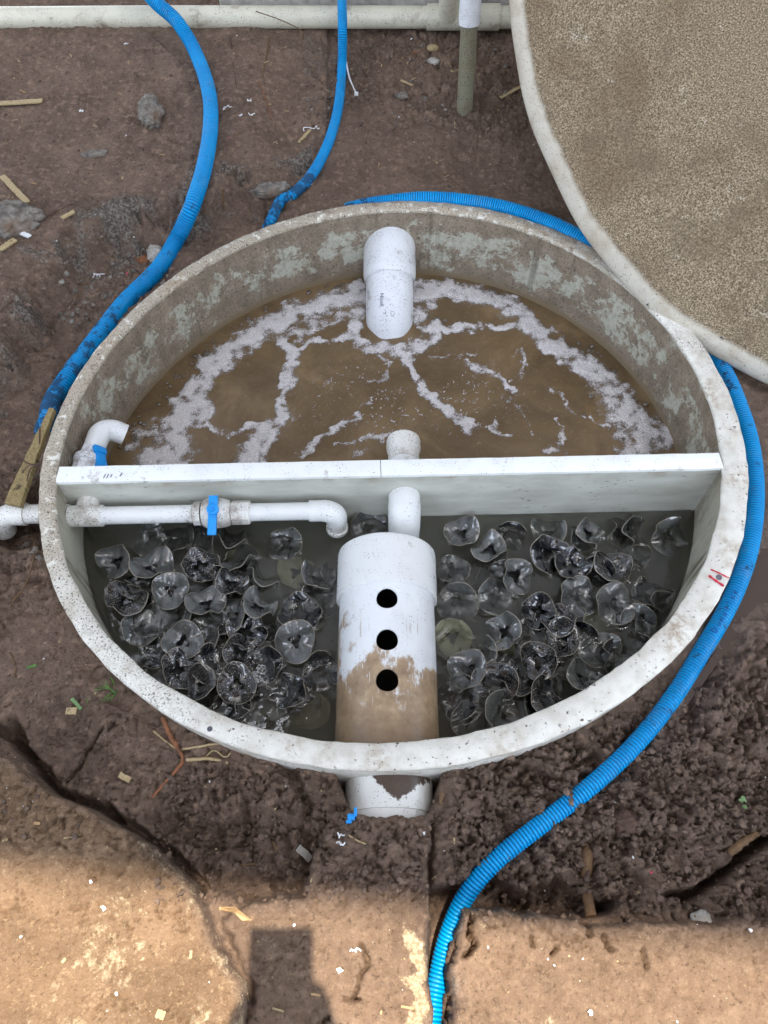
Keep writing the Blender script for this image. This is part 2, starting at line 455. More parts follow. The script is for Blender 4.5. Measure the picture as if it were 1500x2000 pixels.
M = {}
M['soil'] = m_soil()
M['inner'] = m_inner(); M['rim'] = m_rim(); M['part'] = m_partition(); M['lid'] = m_lid()
M['pvc'] = m_pvc('white_pvc', dirt=0.1); M['pvc_dirty'] = m_pvc('dirty_white_pvc', (0.76, 0.76, 0.72), dirt=0.55)
M['pvc_specks'] = m_pvc('speckled_pvc', (0.76, 0.79, 0.82), dirt=0.25)
M['cream'] = m_pvc('cream_pvc', (0.66, 0.64, 0.52), dirt=0.30)
M['olive'] = m_pvc('grimy_olive_pvc', (0.24, 0.235, 0.165), dirt=0.75)
M['cap'] = m_pvc('white_strip', (0.84, 0.87, 0.86), dirt=0.05)
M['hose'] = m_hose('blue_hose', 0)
M['blue'] = m_plain('blue_plastic', (0.006, 0.30, 0.80), 0.35, 0.1, 60, 0.05)
M['wood'] = None
def m_wood(name, a, b):
    t = NT(name)
    n = t.noise(26, 6, 0.65, t.co(scale=(9, 9, 0.6)))
    col = t.ramp(n, [(0.3, a), (0.7, b)]); col = t.mix(t.th(t.noise(60, 4), 0.6, 0.72), col, tuple(c * 0.35 for c in a))
    return t.fin(col, 0.75, t.bump(n, 0.5, 0.002))
M['wood'] = m_wood('weathered_wood', (0.16, 0.115, 0.045), (0.34, 0.26, 0.12))
M['straw'] = m_wood('straw', (0.30, 0.22, 0.11), (0.52, 0.41, 0.23))
M['bark'] = m_wood('brown_stick_bark', (0.09, 0.05, 0.022), (0.19, 0.11, 0.05))
M['root'] = m_plain('orange_root', (0.22, 0.085, 0.035), 0.7, 0.5, 60)
M['twig'] = m_plain('dark_twig', (0.085, 0.05, 0.035), 0.8, 0.4, 80)
M['rock'] = None
def m_rock():
    t = NT('grey_concrete_lump')
    n = t.noise(45, 7, 0.7)
    col = t.ramp(n, [(0.32, (0.06, 0.05, 0.042)), (0.5, (0.20, 0.18, 0.155)), (0.7, (0.36, 0.34, 0.30))])
    col = t.mix(t.th(t.noise(14, 5), 0.5, 0.7), col, (0.16, 0.105, 0.07))
    return t.fin(col, 0.9, t.bump(t.noise(120, 5, 0.7), 0.8, 0.004))
M['rock'] = m_rock()
M['white_bit'] = m_plain('white_plastic_scrap', (0.78, 0.80, 0.82), 0.4, 0.08)
M['green'] = m_plain('green_leaf', (0.075, 0.19, 0.03), 0.5, 0.4, 90)
M['leaf_pale'] = m_plain('pale_green_leaf', (0.16, 0.27, 0.11), 0.5, 0.3, 90)
M['tanleaf'] = m_plain('dry_tan_scrap', (0.42, 0.27, 0.13), 0.7, 0.3, 60)
M['pink'] = m_plain('pink_plastic', (0.55, 0.07, 0.12), 0.4, 0.1)
M['ink'] = m_plain('dark_ink', (0.035, 0.05, 0.10), 0.6, 0.1)
M['hose_ink'] = m_plain('navy_ink', (0.012, 0.05, 0.27), 0.5, 0.1)
M['red'] = m_plain('red_marker', (0.55, 0.03, 0.06), 0.6, 0.3, 200)
M['steel'] = m_plain('grey_screw', (0.12, 0.12, 0.14), 0.35, 0.3)
M['wall'] = m_plain('painted_wall', (0.40, 0.38, 0.34), 0.8, 0.1, 8, 0.2, 60)
M['plinth'] = m_plain('pale_concrete', (0.42, 0.40, 0.36), 0.85, 0.35, 40, 0.5, 90, 0.003)
M['roofm'] = m_plain('grey_roof_sheet', (0.18, 0.18, 0.18), 0.6, 0.1, 5)
M['shirt'] = m_plain('shirt_cloth', (0.12, 0.14, 0.18), 0.9, 0.1)
M['skin'] = m_plain('skin_tone', (0.16, 0.08, 0.05), 0.5, 0.1)
M['phone'] = m_plain('black_phone', (0.02, 0.02, 0.022), 0.25, 0.05)

# ------------------------------------------------------------------ tank shape
CO = [0.62061, 0.00282, 0.00203, 0.00016, 0.01467, -0.00098, -0.00656]
def r_out(a):
    return (CO[0] + CO[1] * np.cos(a) + CO[2] * np.sin(a) + CO[3] * np.cos(2 * a) + CO[4] * np.sin(2 * a) + CO[5] * np.cos(3 * a) + CO[6] * np.sin(3 * a))
def rim_w(a):
    return 0.0355 + 0.008 * np.cos(a) - 0.003 * np.sin(a)
def r_in(a): return r_out(a) - rim_w(a)
# partition line (front face) at z = 0
pA = P(110, 941, 0); pB = P(1412, 913, 0)
pdir = (pB - pA); pdir.z = 0; pdir.normalize(); pnor = Vector((-pdir.y, pdir.x, 0))
PT = 0.032
def part_y(x):
    return pA.y + (x - pA.x) * pdir.y / pdir.x
Z_BACK, Z_FRONT = -0.180, -0.145

# ------------------------------------------------------------------ ground
X0, X1, Y0, Y1, ST = -1.65, 2.05, -1.10, 1.72, 0.004
gx = np.concatenate([np.arange(X0, -.65, .005), np.arange(-.65, .65, .003), np.arange(.65, X1 + 1e-6, .005)])
gy = np.concatenate([np.arange(Y0, -.55, .0026), np.arange(-.55, .8, .004), np.arange(.8, Y1 + 1e-6, .006)])
X0, X1, Y0, Y1 = gx[0], gx[-1], gy[0], gy[-1]
GX, GY = np.meshgrid(gx, gy)
def ground_build():
    x, y = GX, GY
    px, py = proj(x, y, np.full(x.shape, -0.05))
    wx = px + 16 * fbm(x * 13, y * 13, 4) + 5 * fbm(x * 60 + 3, y * 60, 3); wy = py + 16 * fbm(x * 13 + 40, y * 13 + 9, 4) + 5 * fbm(x * 60 + 30, y * 60 + 11, 3)
    z = np.full(x.shape, -0.052)
    z += 0.022 * sst(0.75, 1.3, y)
    tan = np.zeros(x.shape); grey = np.zeros(x.shape); white = np.zeros(x.shape); wet = np.zeros(x.shape)
    # upper left shelf with a broken grey lip
    lip = [(-700, 1000), (-100, 850), (0, 740), (45, 650), (75, 590), (110, 545), (140, 505), (190, 480), (240, 455), (320, 440), (390, 410), (440, 385), (510, 368), (578, 352), (600, 330)]
    shelf = lip + [(640, 200), (640, -900), (-2500, -900), (-2500, 1000)]
    s = sdf(wx, wy, shelf); fade = 1 - sst(430, 640, px)
    jag = 17 * fbm(x * 14 + 60, y * 14, 4, .55)
    z += 0.050 * sst(-16, 12, s + jag) * np.maximum(fade, 0.3 * (px < 640)) * (1 - 0.5 * sst(20, 260, s))
    z -= 0.010 * np.exp(-((s + jag + 20) / 12) ** 2) * (px < 600)
    d = seg_dist(wx, wy, lip)
    grey = np.maximum(grey, 1.0 * sst(64, 10, np.abs(s + jag + 6)) * (px < 610) * (0.6 + 0.8 * fbm(x * 9, y * 9, 3)))
    tr = sdf(wx, wy, [(-200, 1000), (0, 760), (60, 620), (140, 520), (240, 470), (400, 425), (520, 385), (560, 390), (520, 440), (330, 540), (180, 690), (90, 830), (60, 1000)])
    z -= 0.022 * sst(-8, 20, tr)
    grey = np.maximum(grey, 0.22 * sst(-20, 40, tr) * (0.7 + 0.9 * fbm(x * 11 + 3, y * 11, 3)))
    # gritty grey patches near the wall
    for (cx, cy, rx, ry, v) in ((640, 140, 120, 70, .5), (950, 110, 90, 60, .3), (830, 60, 160, 40, .35), (500, 120, 60, 60, .3), (450, 60, 120, 30, .4), (110, 1060, 60, 60, .45), (50, 960, 60, 120, .3)):
        grey = np.maximum(grey, v * np.exp(-((px - cx) / rx) ** 2 - ((py - cy) / ry) ** 2))
    # lower left slab
    edge = [(-900, 1400), (0, 1490), (55, 1497), (105, 1535), (160, 1575), (225, 1598), (290, 1640), (335, 1680), (378, 1730), (405, 1790), (440, 1850), (476, 1905), (488, 1960), (500, 2400)]
    s = sdf(wx * 0.6 + px * 0.4, wy * 0.6 + py * 0.4, edge + [(-900, 2400)])
    z += 0.042 * sst(-3, 9, s)
    tan = np.maximum(tan, sst(0, 30, s) * 0.95)
    d = seg_dist(wx, wy, edge)
    white = np.maximum(white, 0.46 * sst(70, 10, d) * (s > 0) * sst(1590, 1660, py))
    white = np.maximum(white, (s > 0) * sst(1600, 1800, py) * np.clip(0.30 + 0.30 * fbm(x * 9 + 5, y * 9, 3), 0, .5))
    for ln, dep, wd in (([(-60, 1400), (10, 1430), (60, 1478), (125, 1552), (200, 1585), (262, 1618), (330, 1662), (392, 1735)], 0.055, 15),
                        ([(15, 1415), (40, 1450)], 0.05, 18), ([(205, 1575), (215, 1585)], 0.05, 12),
                        ([(198, 1420), (168, 1462), (152, 1500), (136, 1524)], 0.028, 4.5), ([(222, 1405), (217, 1420)], 0.02, 4),
                        ([(560, 1500), (600, 1560), (590, 1640), (600, 1700)], 0.022, 16), ([(480, 1560), (478, 1640), (430, 1650)], 0.016, 12),
                        ([(1340, 1752), (1385, 1722), (1430, 1692), (1475, 1652), (1540, 1610)], 0.07, 14),
                        ([(1310, 1748), (1335, 1745)], 0.05, 12), ([(1000, 1745), (1035, 1760)], 0.06, 18), ([(1170, 1762), (1195, 1758)], 0.06, 16),
                        ([(700, 1850), (715, 1870), (720, 1888), (706, 1905), (700, 1930), (692, 1952), (705, 1952)], 0.03, 4.5),
                        ([(676, 1948), (700, 1952)], 0.03, 4), ([(632, 1996), (645, 1988)], 0.012, 4),
                        ([(895, 1790), (884, 1820), (890, 1850), (882, 1880)], 0.05, 7), ([(918, 1790), (912, 1830), (925, 1850), (905, 1870)], 0.05, 6),
                        ([(870, 1920), (878, 1950), (872, 1990), (880, 2010)], 0.05, 6), ([(1030, 1835), (1035, 1850)], 0.03, 5), ([(1080, 1850), (1072, 1864)], 0.03, 5),
                        ([(1240, 1860), (1250, 1890)], 0.035, 5), ([(1148, 1805), (1146, 1830)], 0.035, 5), ([(1172, 1830), (1180, 1850), (1190, 1860)], 0.03, 5),
                        ([(840, 1610), (842, 1700), (845, 1800)], 0.02, 7)):
        d = seg_dist(px * 0.6 + wx * 0.4, py * 0.6 + wy * 0.4, ln); z -= dep * sst(wd, wd * 0.25, d)
    # pit right of the slab
    s = sdf(wx, wy, [(270, 1590), (420, 1590), (520, 1570), (640, 1630), (600, 1690), (592, 1745), (500, 1762), (420, 1745), (380, 1720), (340, 1670)])
    z -= 0.030 * sst(-12, 22, s)
    # middle bank over the buried drain
    s = sdf(wx, wy, [(640, 1596), (690, 1590), (838, 1592), (842, 1800), (838, 2400), (505, 2400), (492, 1930), (440, 1800), (500, 1768), (590, 1752), (604, 1690), (625, 1640)])
    z += 0.022 * sst(-8, 10, s); tan = np.maximum(tan, 0.35 * sst(0, 40, s) * sst(1700, 1800, py))
    d = seg_dist(wx, wy, [(800, 1815), (822, 1850), (830, 1900), (800, 1915), (815, 1960), (800, 2000), (830, 2060)])
    white = np.maximum(white, 0.72 * sst(34, 4, d) * (px < 838))
    # slot with the hose
    s = sdf(px * 0.5 + wx * 0.5, py * 0.5 + wy * 0.5, [(842, 1730), (905, 1720), (900, 1780), (884, 1830), (868, 1960), (862, 2300), (838, 2300), (842, 1900)])
    z -= 0.075 * sst(-4, 8, s)
    # right hand bank
    edge = [(872, 1960), (880, 1860), (886, 1800), (905, 1776), (950, 1782), (1050, 1792), (1150, 1800), (1300, 1806), (1700, 1780)]
    s = sdf(wx, wy, edge + [(1700, 2400), (868, 2400)])
    z += 0.030 * sst(-5, 10, s); tan = np.maximum(tan, 0.45 * sst(0, 40, s))
    d = seg_dist(wx, wy, edge)
    grey = np.maximum(grey, 0.6 * sst(26, 4, d) * (px < 1060) * (px > 880))
    white = np.maximum(white, 0.45 * np.exp(-((px - 940) / 50) ** 2 - ((py - 1812) / 18) ** 2)); white = np.maximum(white, 0.45 * np.exp(-((px - 1050) / 70) ** 2 - ((py - 1990) / 25) ** 2))
    s = sdf(wx, wy, [(892, 1768), (905, 1715), (960, 1695), (1015, 1745), (1080, 1700), (1140, 1740), (1210, 1745), (1200, 1775), (1100, 1788), (960, 1776)])
    z -= 0.045 * sst(-8, 16, s)
    # wet low ground on the right
    s = sdf(wx, wy, [(1420, 1090), (1540, 1080), (1540, 1200), (1450, 1220), (1400, 1330), (1330, 1430), (1290, 1450), (1370, 1280)])
    z -= 0.012 * sst(-20, 10, s); wet = np.maximum(wet, sst(-90, 0, s))
    # hollow that shows the outlet stub
    s = sdf(px * 0.7 + wx * 0.3, py * 0.7 + wy * 0.3, [(650, 1470), (868, 1470), (846, 1560), (826, 1596), (800, 1600), (770, 1586), (720, 1592), (684, 1586), (668, 1540)])
    z -= 0.085 * sst(-5, 8, s)
    s = sdf(px * 0.7 + wx * 0.3, py * 0.7 + wy * 0.3, [(-30, 975), (30, 960), (110, 900), (130, 1060), (60, 1062), (-30, 1050)])
    z -= 0.075 * sst(-10, 10, s)
    s = sdf(px, py, [(1180, 470), (1330, 600), (1420, 700), (1600, 760), (1700, 300), (1300, 300)])
    z -= 0.022 * sst(-60, 10, s)
    # surface grain
    clod = np.zeros(x.shape)
    for poly, v in (([(900, 1480), (1250, 1400), (1600, 1180), (1600, 1800), (900, 1790)], 1.0), ([(400, 1480), (640, 1500), (690, 1600), (620, 1700), (590, 1760), (380, 1740), (240, 1600)], 0.75),
                    ([(640, 50), (1010, 60), (1060, 300), (900, 240), (760, 200), (640, 220)], 0.7), ([(-100, 900), (70, 900), (90, 1100), (-100, 1400)], 0.5), ([(640, 1600), (850, 1600), (840, 1760), (600, 1760)], 0.45), ([(70, 620), (330, 470), (330, 540), (100, 780)], 0.5)):
        clod = np.maximum(clod, v * sst(-50, 40, sdf(wx, wy, poly)))
    c1, i1 = worley(x * 26 + 0.5 * fbm(x * 30, y * 30, 2), y * 26 + 0.5 * fbm(x * 30 + 7, y * 30, 2))
    c2, i2 = worley(x * 62 + 0.4 * fbm(x * 70, y * 70, 2) + 5, y * 62 + 0.4 * fbm(x * 70 + 7, y * 70, 2))
    c3, i3 = worley(x * 120 + 0.3 * fbm(x * 140, y * 140, 2) + 50, y * 120)
    z += 0.0075 * fbm(x * 5, y * 5, 3) + 0.0035 * fbm(x * 26, y * 26, 4, 0.55)
    z += clod * (0.026 * (0.45 - c1) * (0.35 + i1) + 0.013 * (0.45 - c2) * (0.3 + i2) + 0.005 * (0.45 - c3))
    wq = 0.9 * fbm(x * 16, y * 16, 4, .6)
    e1_, b1_ = worley2(x * 8.5 + wq, y * 8.5 + 0.9 * fbm(x * 16 + 8, y * 16 + 3, 4, .6))
    e2_, b2_ = worley2(x * 19 + wq, y * 19 + 0.6 * fbm(x * 30 + 8, y * 30 + 3, 3, .6))
    brk = np.maximum(clod * (1 - 0.7 * sst(.7, .9, y)), 0.30 * sst(1250, 1400, py) * sst(1760, 1640, py))
    z += brk * (0.020 * (b1_ - 0.5) - 0.016 * sst(0.13, 0.0, e1_) + 0.009 * (b2_ - .5) - 0.008 * sst(0.14, 0.0, e2_))
    z += 0.004 * (1 - brk) * sst(.62, .7, b2_) * sst(0.0, .25, e2_) * (1 - tan)
    e3_, b3_ = worley2(x * 14 + 0.5 * fbm(x * 25, y * 25, 4, .6), y * 14 + 0.5 * fbm(x * 25 + 8, y * 25 + 3, 4, .6))
    z -= tan * 0.010 * sst(.045, 0.0, e3_) * sst(.05, .3, fbm(x * 7 + 3, y * 7, 3))
    z -= tan * (px > 850) * 0.012 * sst(.07, 0.0, e3_) * sst(1880, 1800, py)
    z += tan * 0.0022 * (0.4 - c3) * (i3 > .45)
    z -= tan * 0.0040 * np.abs(fbm(x * 60 + 4, y * 60, 4, .7))
    z += (1 - clod) * (0.0030 * (0.4 - c2) * (i2 > 0.55) + 0.0022 * (0.4 - c3) * (i3 > 0.5))
    z += np.clip(grey, 0, 1) * (0.010 * fbm(x * 38, y * 38, 4, 0.6) + 0.012 * fbm(x * 12 + 4, y * 12, 2))
    wet = np.maximum(wet, 0.35 * sst(1200, 1500, py) * (px > 850) * sst(1750, 1650, py))
    # keep below the tank rim
    rr = np.hypot(x, y); aa = np.arctan2(y, x); dd = rr - r_out(aa)
    cap = -0.020 - 0.028 * sst(0.10, 0.0, dd)
    z = np.where(dd < 0.10, np.minimum(z, cap), z)
    return z, tan, grey, white, wet, dd
GZ, g_tan, g_grey, g_white, g_wet, g_dd = ground_build()
def gz(x, y):
    x = np.asarray(x, float); y = np.asarray(y, float)
    ix = np.clip(np.searchsorted(gx, x) - 1, 0, len(gx) - 2); iy = np.clip(np.searchsorted(gy, y) - 1, 0, len(gy) - 2)
    tx = np.clip((x - gx[ix]) / (gx[ix + 1] - gx[ix]), 0, 1); ty = np.clip((y - gy[iy]) / (gy[iy + 1] - gy[iy]), 0, 1)
    return (GZ[iy, ix] * (1 - tx) + GZ[iy, ix + 1] * tx) * (1 - ty) + (GZ[iy + 1, ix] * (1 - tx) + GZ[iy + 1, ix + 1] * tx) * ty
def G(px, py, up=0.0):
    z = -0.05
    for _ in range(5):
        p = P(px, py, z + up); z = float(gz(p.x, p.y))
    return P(px, py, z + up)
def ground_mesh():
    ny, nx = GX.shape
    V = np.stack([GX, GY, GZ], -1).reshape(-1, 3)
    idx = np.arange(nx * ny).reshape(ny, nx)
    Q = np.stack([idx[:-1, :-1], idx[:-1, 1:], idx[1:, 1:], idx[1:, :-1]], -1).reshape(-1, 4)
    dv = g_dd.reshape(-1)
    Q = Q[(dv[Q] > -0.022).any(1)]
    n = len(V)
    B = 60.0
    ring = np.array([[X0 - 0.0, Y0, -0.06], [X1, Y0, -0.06], [X1, Y1, -0.06], [X0, Y1, -0.06], [-B, -B, -0.1], [B, -B, -0.1], [B, B, -0.1], [-B, B, -0.1]])
    Q2 = np.array([[n + 4, n + 5, n + 1, n], [n + 5, n + 6, n + 2, n + 1], [n + 6, n + 7, n + 3, n + 2], [n + 7, n + 4, n, n + 3]])
    o = np_mesh('ground', np.concatenate([V, ring]), np.concatenate([Q, Q2]), M['soil'])
    at = o.data.color_attributes.new('mask', 'FLOAT_COLOR', 'POINT')
    colr = np.stack([g_tan, g_grey, g_white, g_wet], -1).reshape(-1, 4)
    colr = np.concatenate([colr, np.zeros((8, 4))]).astype(np.float32)
    at.data.foreach_set('color', colr.ravel())
    tag(o, kind='structure')
ground_mesh()

# ------------------------------------------------------------------ house behind: plinth, wall, canopy roof that shades the tank
hx0 = PY(428, 8, 1.475).x
house = empty('house', (0, 1.6, 0), 'house wall on a pale concrete plinth at the top edge behind the cream pipe', 'house')
def hp(name, mb, m, **k):
    o = mb.build(name, m, None, **k); o.parent = house; o.matrix_parent_inverse = Matrix.Translation((0, -1.6, 0)); return o
b = MB(); b.box(((hx0 + 6) / 2, 1.625, 0.0), (6 - hx0, 0.30, 0.34)); hp('plinth', b, M['plinth'], bevel=0.006)
b = MB(); b.box(((hx0 + 6) / 2, 1.66, 0.97), (6 - hx0 - 0.01, 0.24, 1.6)); hp('wall', b, M['wall'])
RZ = 6.0
eA = P(0, 1700, -0.04); eB = P(1500, 1850, -0.04)
sh = Vector((SUNV.x / SUNV.z, SUNV.y / SUNV.z, 0)) * (RZ + 0.04)
eA = eA + sh; eB = eB + sh; sl = (eB.y - eA.y) / (eB.x - eA.x)
def ey(x): return eA.y + sl * (x - eA.x)
cx0, cx1, cy1 = -1.15, 2.55, 1.75
canopy = empty('canopy', (0, 0, -0.06), 'high grey canopy on posts, outside the picture, that shades the tank', 'canopy')
b = MB(); vs = []
for z_ in (RZ, RZ + 0.04):
    vs += [(cx0, ey(cx0), z_), (cx1, ey(cx1), z_), (cx1, cy1, z_), (cx0, cy1, z_)]
b.add(vs, [(0, 3, 2, 1), (4, 5, 6, 7), (0, 1, 5, 4), (1, 2, 6, 5), (2, 3, 7, 6), (3, 0, 4, 7)])
b.build('roof', M['roofm'], canopy).location = (0, 0, 0.06)
for (x_, y_) in ((-1.6, 1.9), (2.5, 1.9), (-1.6, ey(-1.1)), (2.5, ey(2.5) + .1)):
    b = MB(); b.tube([(x_, y_, 0), (x_, y_, RZ - .02), (max(cx0 + .1, min(cx1, x_)), y_ + (.2 if y_ < 0 else -.3), RZ + .055)], .035, 12); b.build('post', M['roofm'], canopy)

# ------------------------------------------------------------------ tank
tank = empty('round_tank', (0, 0, 0), 'round grey fibreglass tank with white rim sunk in brown soil', 'tank')
NA = 288
ang = np.linspace(0, 2 * PI, NA, endpoint=False)
def ring_mesh(name, prof, m, wob=None):
    """prof: list of functions a -> (r, z)"""
    V = []
    for fn in prof:
        r, z = fn(ang); V.append(np.stack([r * np.cos(ang), r * np.sin(ang), np.broadcast_to(z, ang.shape)], -1))
    V = np.concatenate(V); Q = []
    k = np.arange(NA); k2 = (k + 1) % NA
    for i in range(len(prof) - 1):
        Q.append(np.stack([i * NA + k, i * NA + k2, (i + 1) * NA + k2, (i + 1) * NA + k], -1))
    return np_mesh(name, V, np.concatenate(Q), m, tank)
jit = 0.0022 * (perlin(np.cos(ang) * 9 + 5, np.sin(ang) * 9) + 0.6 * perlin(np.cos(ang) * 30 + 5, np.sin(ang) * 30))
jit2 = 0.0016 * (perlin(np.cos(ang) * 12 + 95, np.sin(ang) * 12) + 0.8 * perlin(np.cos(ang) * 40 + 5, np.sin(ang) * 40 + 60))
zj = 0.0010 * perlin(np.cos(ang) * 16 + 30, np.sin(ang) * 16)
ring_mesh('rim', [lambda a: (r_in(a) + 0.004, -0.012 + 0 * a), lambda a: (r_in(a) + jit, -0.008 + 0 * a), lambda a: (r_in(a) + jit, -0.003 + zj), lambda a: (r_in(a) + 0.003 + jit, 0.0 + zj),
                  lambda a: (r_in(a) * 0.6 + r_out(a) * 0.4, 0.0008 + zj), lambda a: (r_out(a) - 0.003 + jit2, 0.0 + zj), lambda a: (r_out(a) + jit2, -0.003 + zj), lambda a: (r_out(a) + jit2, -0.012 + 0 * a), lambda a: (r_out(a) - 0.006, -0.015 + 0 * a)], M['rim'])
ring_mesh('shell', [lambda a: (r_out(a) - 0.004, -0.014 + 0 * a), lambda a: (r_out(a) - 0.006, -0.62 + 0 * a), lambda a: (r_out(a) * 0.02, -0.62 + 0 * a)], M['rim'])
zs = [-0.008, -0.03, -0.06, -0.1, -0.14, -0.18, -0.22, -0.35, -0.55]
ring_mesh('inner_wall', [(lambda zz: (lambda a: (r_in(a) + 0.002 - 0.010 * (-zz), zz + 0 * a)))(q) for q in zs] + [lambda a: (r_in(a) * 0.02, -0.56 + 0 * a)], M['inner'])
# partition
def strip(name, z0, z1, off0, off1, x0, x1, m, bevel=0.0):
    b = MB(); vs = []
    for z_ in (z0, z1):
        for (xx, of) in ((x0, off0), (x1, off0), (x1, off1), (x0, off1)):
            p = Vector((xx, part_y(xx), 0)) + pnor * of; vs.append((p.x, p.y, z_))
    b.add(vs, [(0, 3, 2, 1), (4, 5, 6, 7), (0, 1, 5, 4), (1, 2, 6, 5), (2, 3, 7, 6), (3, 0, 4, 7)])
    return b.build(name, m, tank, bevel=bevel)
xl = P(112, 930, 0).x; xr = P(1409, 900, 0).x
strip('partition', -0.56, -0.0075, 0.003, PT - 0.003, xl - 0.03, xr + 0.02, M['part'])
# top strip in two lengths with a joint, slightly wavy front edge
cap_root = None
for (a0, a1) in ((xl, P(744, 915, 0).x - 0.0006), (P(744, 915, 0).x + 0.0006, xr)):
    n = 40; b = MB(); vs = []
    for i in range(n + 1):
        x = a0 + (a1 - a0) * i / n
        wv = 0.0011 * float(perlin(np.array([x * 26.0]), np.array([3.0]))[0]); w2 = 0.0008 * float(perlin(np.array([x * 30.0]), np.array([9.0]))[0])
        for (of, z_) in ((-0.001 + wv, -0.0075), (-0.001 + wv, -0.001), (0.0008 + wv, 0.0005), (PT - 0.001 + w2, 0.0005), (PT + w2, -0.001), (PT + w2, -0.0075)):
            p = Vector((x, part_y(x), 0)) + pnor * of; vs.append((p.x, p.y, z_))
    fs = []
    for i in range(n):
        for k in range(6):
            k2 = (k + 1) % 6; fs.append((i * 6 + k, i * 6 + k2, (i + 1) * 6 + k2, (i + 1) * 6 + k))
    fs += [tuple(range(6)), tuple(n * 6 + k for k in range(6))]
    b.add(vs, fs); b.build('partition_cap', M['cap'], tank)
# pencil ticks on the cap, felt marks and a screw on the rim
b = MB()
for (x0, y0, x1, y1, w_) in ((202, 934, 206, 926, .0012), (208, 934, 212, 926, .0012), (216, 932, 219, 926, .0012), (234, 930, 238, 924, .0016), (226, 934, 227, 931, .001)):
    p, q = P(x0, y0, 0.0011), P(x1, y1, 0.0011); b.tube([p, q], [w_ * .6, w_ * .6], 6)
b.build('pencil_mark', M['steel'], tank)
for (pts, wd) in (([(1384, 1124), (1398, 1134), (1414, 1145)], .0022), ([(1388, 1112), (1402, 1118), (1424, 1129)], .0013)):
    b = MB()
    pp = catmull([P(x, y, 0.0012) for x, y in pts], 0.003)
    vs = []; n = len(pp)
    for i, p in enumerate(pp):
        t = (pp[min(i + 1, n - 1)] - pp[max(i - 1, 0)]).normalized(); s_ = Vector((-t.y, t.x, 0)) * wd * (1 + .3 * math.sin(i * 2.1))
        vs += [p + s_, p - s_]
    b.add(vs, [(2 * i, 2 * i + 1, 2 * i + 3, 2 * i + 2) for i in range(n - 1)])
    b.build('felt_pen_mark', M['red'], tank)
b = MB(); b.lathe(P(1404, 1128, 0), (0, 0, 1), [(0, .0001), (0.0004, .0048), (0.0022, .0042), (0.0026, .0025), (0.0018, .0001)], 16, closed=False); b.build('screw', M['steel'], tank)
b = MB(); b.lathe(P(410, 1424, 0), (0, 0, 1), [(0.0009, .0001), (0.0012, .0036), (0.0009, .004)], 12, closed=False); b.build('screw', M['steel'], tank)

# ------------------------------------------------------------------ waters
def grid_region(step, back):
    xs = np.arange(-0.64, 0.66, step)
    ys = np.arange(-0.16, 0.64, step) if back else np.arange(-0.64, -0.08, step)
    Xg, Yg = np.meshgrid(xs, ys)
    a = np.arctan2(Yg, Xg); r = np.hypot(Xg, Yg); zl = Z_BACK if back else Z_FRONT
    rlim = r_in(a) + 0.002 + 0.010 * zl
    py_ = part_y(Xg) + (PT - 0.003 if back else 0.003)
    ins = (r < rlim) & ((Yg > py_) if back else (Yg < py_))
    # pull outer points onto the boundary
    over = r > rlim + 0.002
    sc = np.where(over, (rlim + 0.002) / np.maximum(r, 1e-6), 1)
    Xc, Yc = Xg * sc, Yg * sc
    pc = part_y(Xc) + (PT - 0.005 if back else 0.005)
    Yc = np.maximum(Yc, pc) if back else np.minimum(Yc, pc)
    ny, nx = Xg.shape; idx = np.arange(nx * ny).reshape(ny, nx)
    Q = np.stack([idx[:-1, :-1], idx[:-1, 1:], idx[1:, 1:], idx[1:, :-1]], -1).reshape(-1, 4)
    Q = Q[ins.reshape(-1)[Q].any(1)]
    return Xc.reshape(-1), Yc.reshape(-1), Q
def compact(V, Q, *attrs):
    u, inv = np.unique(Q, return_inverse=True)
    return (V[u], inv.reshape(Q.shape)) + tuple(a[u] for a in attrs)

# brown side
t = NT('muddy_brown_water')
n = t.noise(6, 6, 0.62, dist=0.8)
col = t.ramp(n, [(0.3, (0.105, 0.070, 0.037)), (0.52, (0.165, 0.112, 0.058)), (0.75, (0.26, 0.178, 0.096))])
col = t.mix(t.math('MULTIPLY', t.th(t.noise(120, 5, 0.7), 0.56, 0.70), 0.35), col, (0.30, 0.22, 0.14))
M['brown'] = t.fin(col, 0.07, t.bump(t.noise(34, 4, 0.55, dist=0.3), 0.3, 0.006), spec=0.35)
x, y, Q = grid_region(0.004, True)
rip = np.hypot(x - 0.0, y - 0.36)
z = Z_BACK + 0.0012 * fbm(x * 14, y * 14, 3) + 0.0016 * np.sin(rip * 120) * np.exp(-rip * 7)
V, Q = compact(np.stack([x, y, z], -1), Q)
bw = tag(np_mesh('brown_water', V, Q, M['brown']), kind='structure')

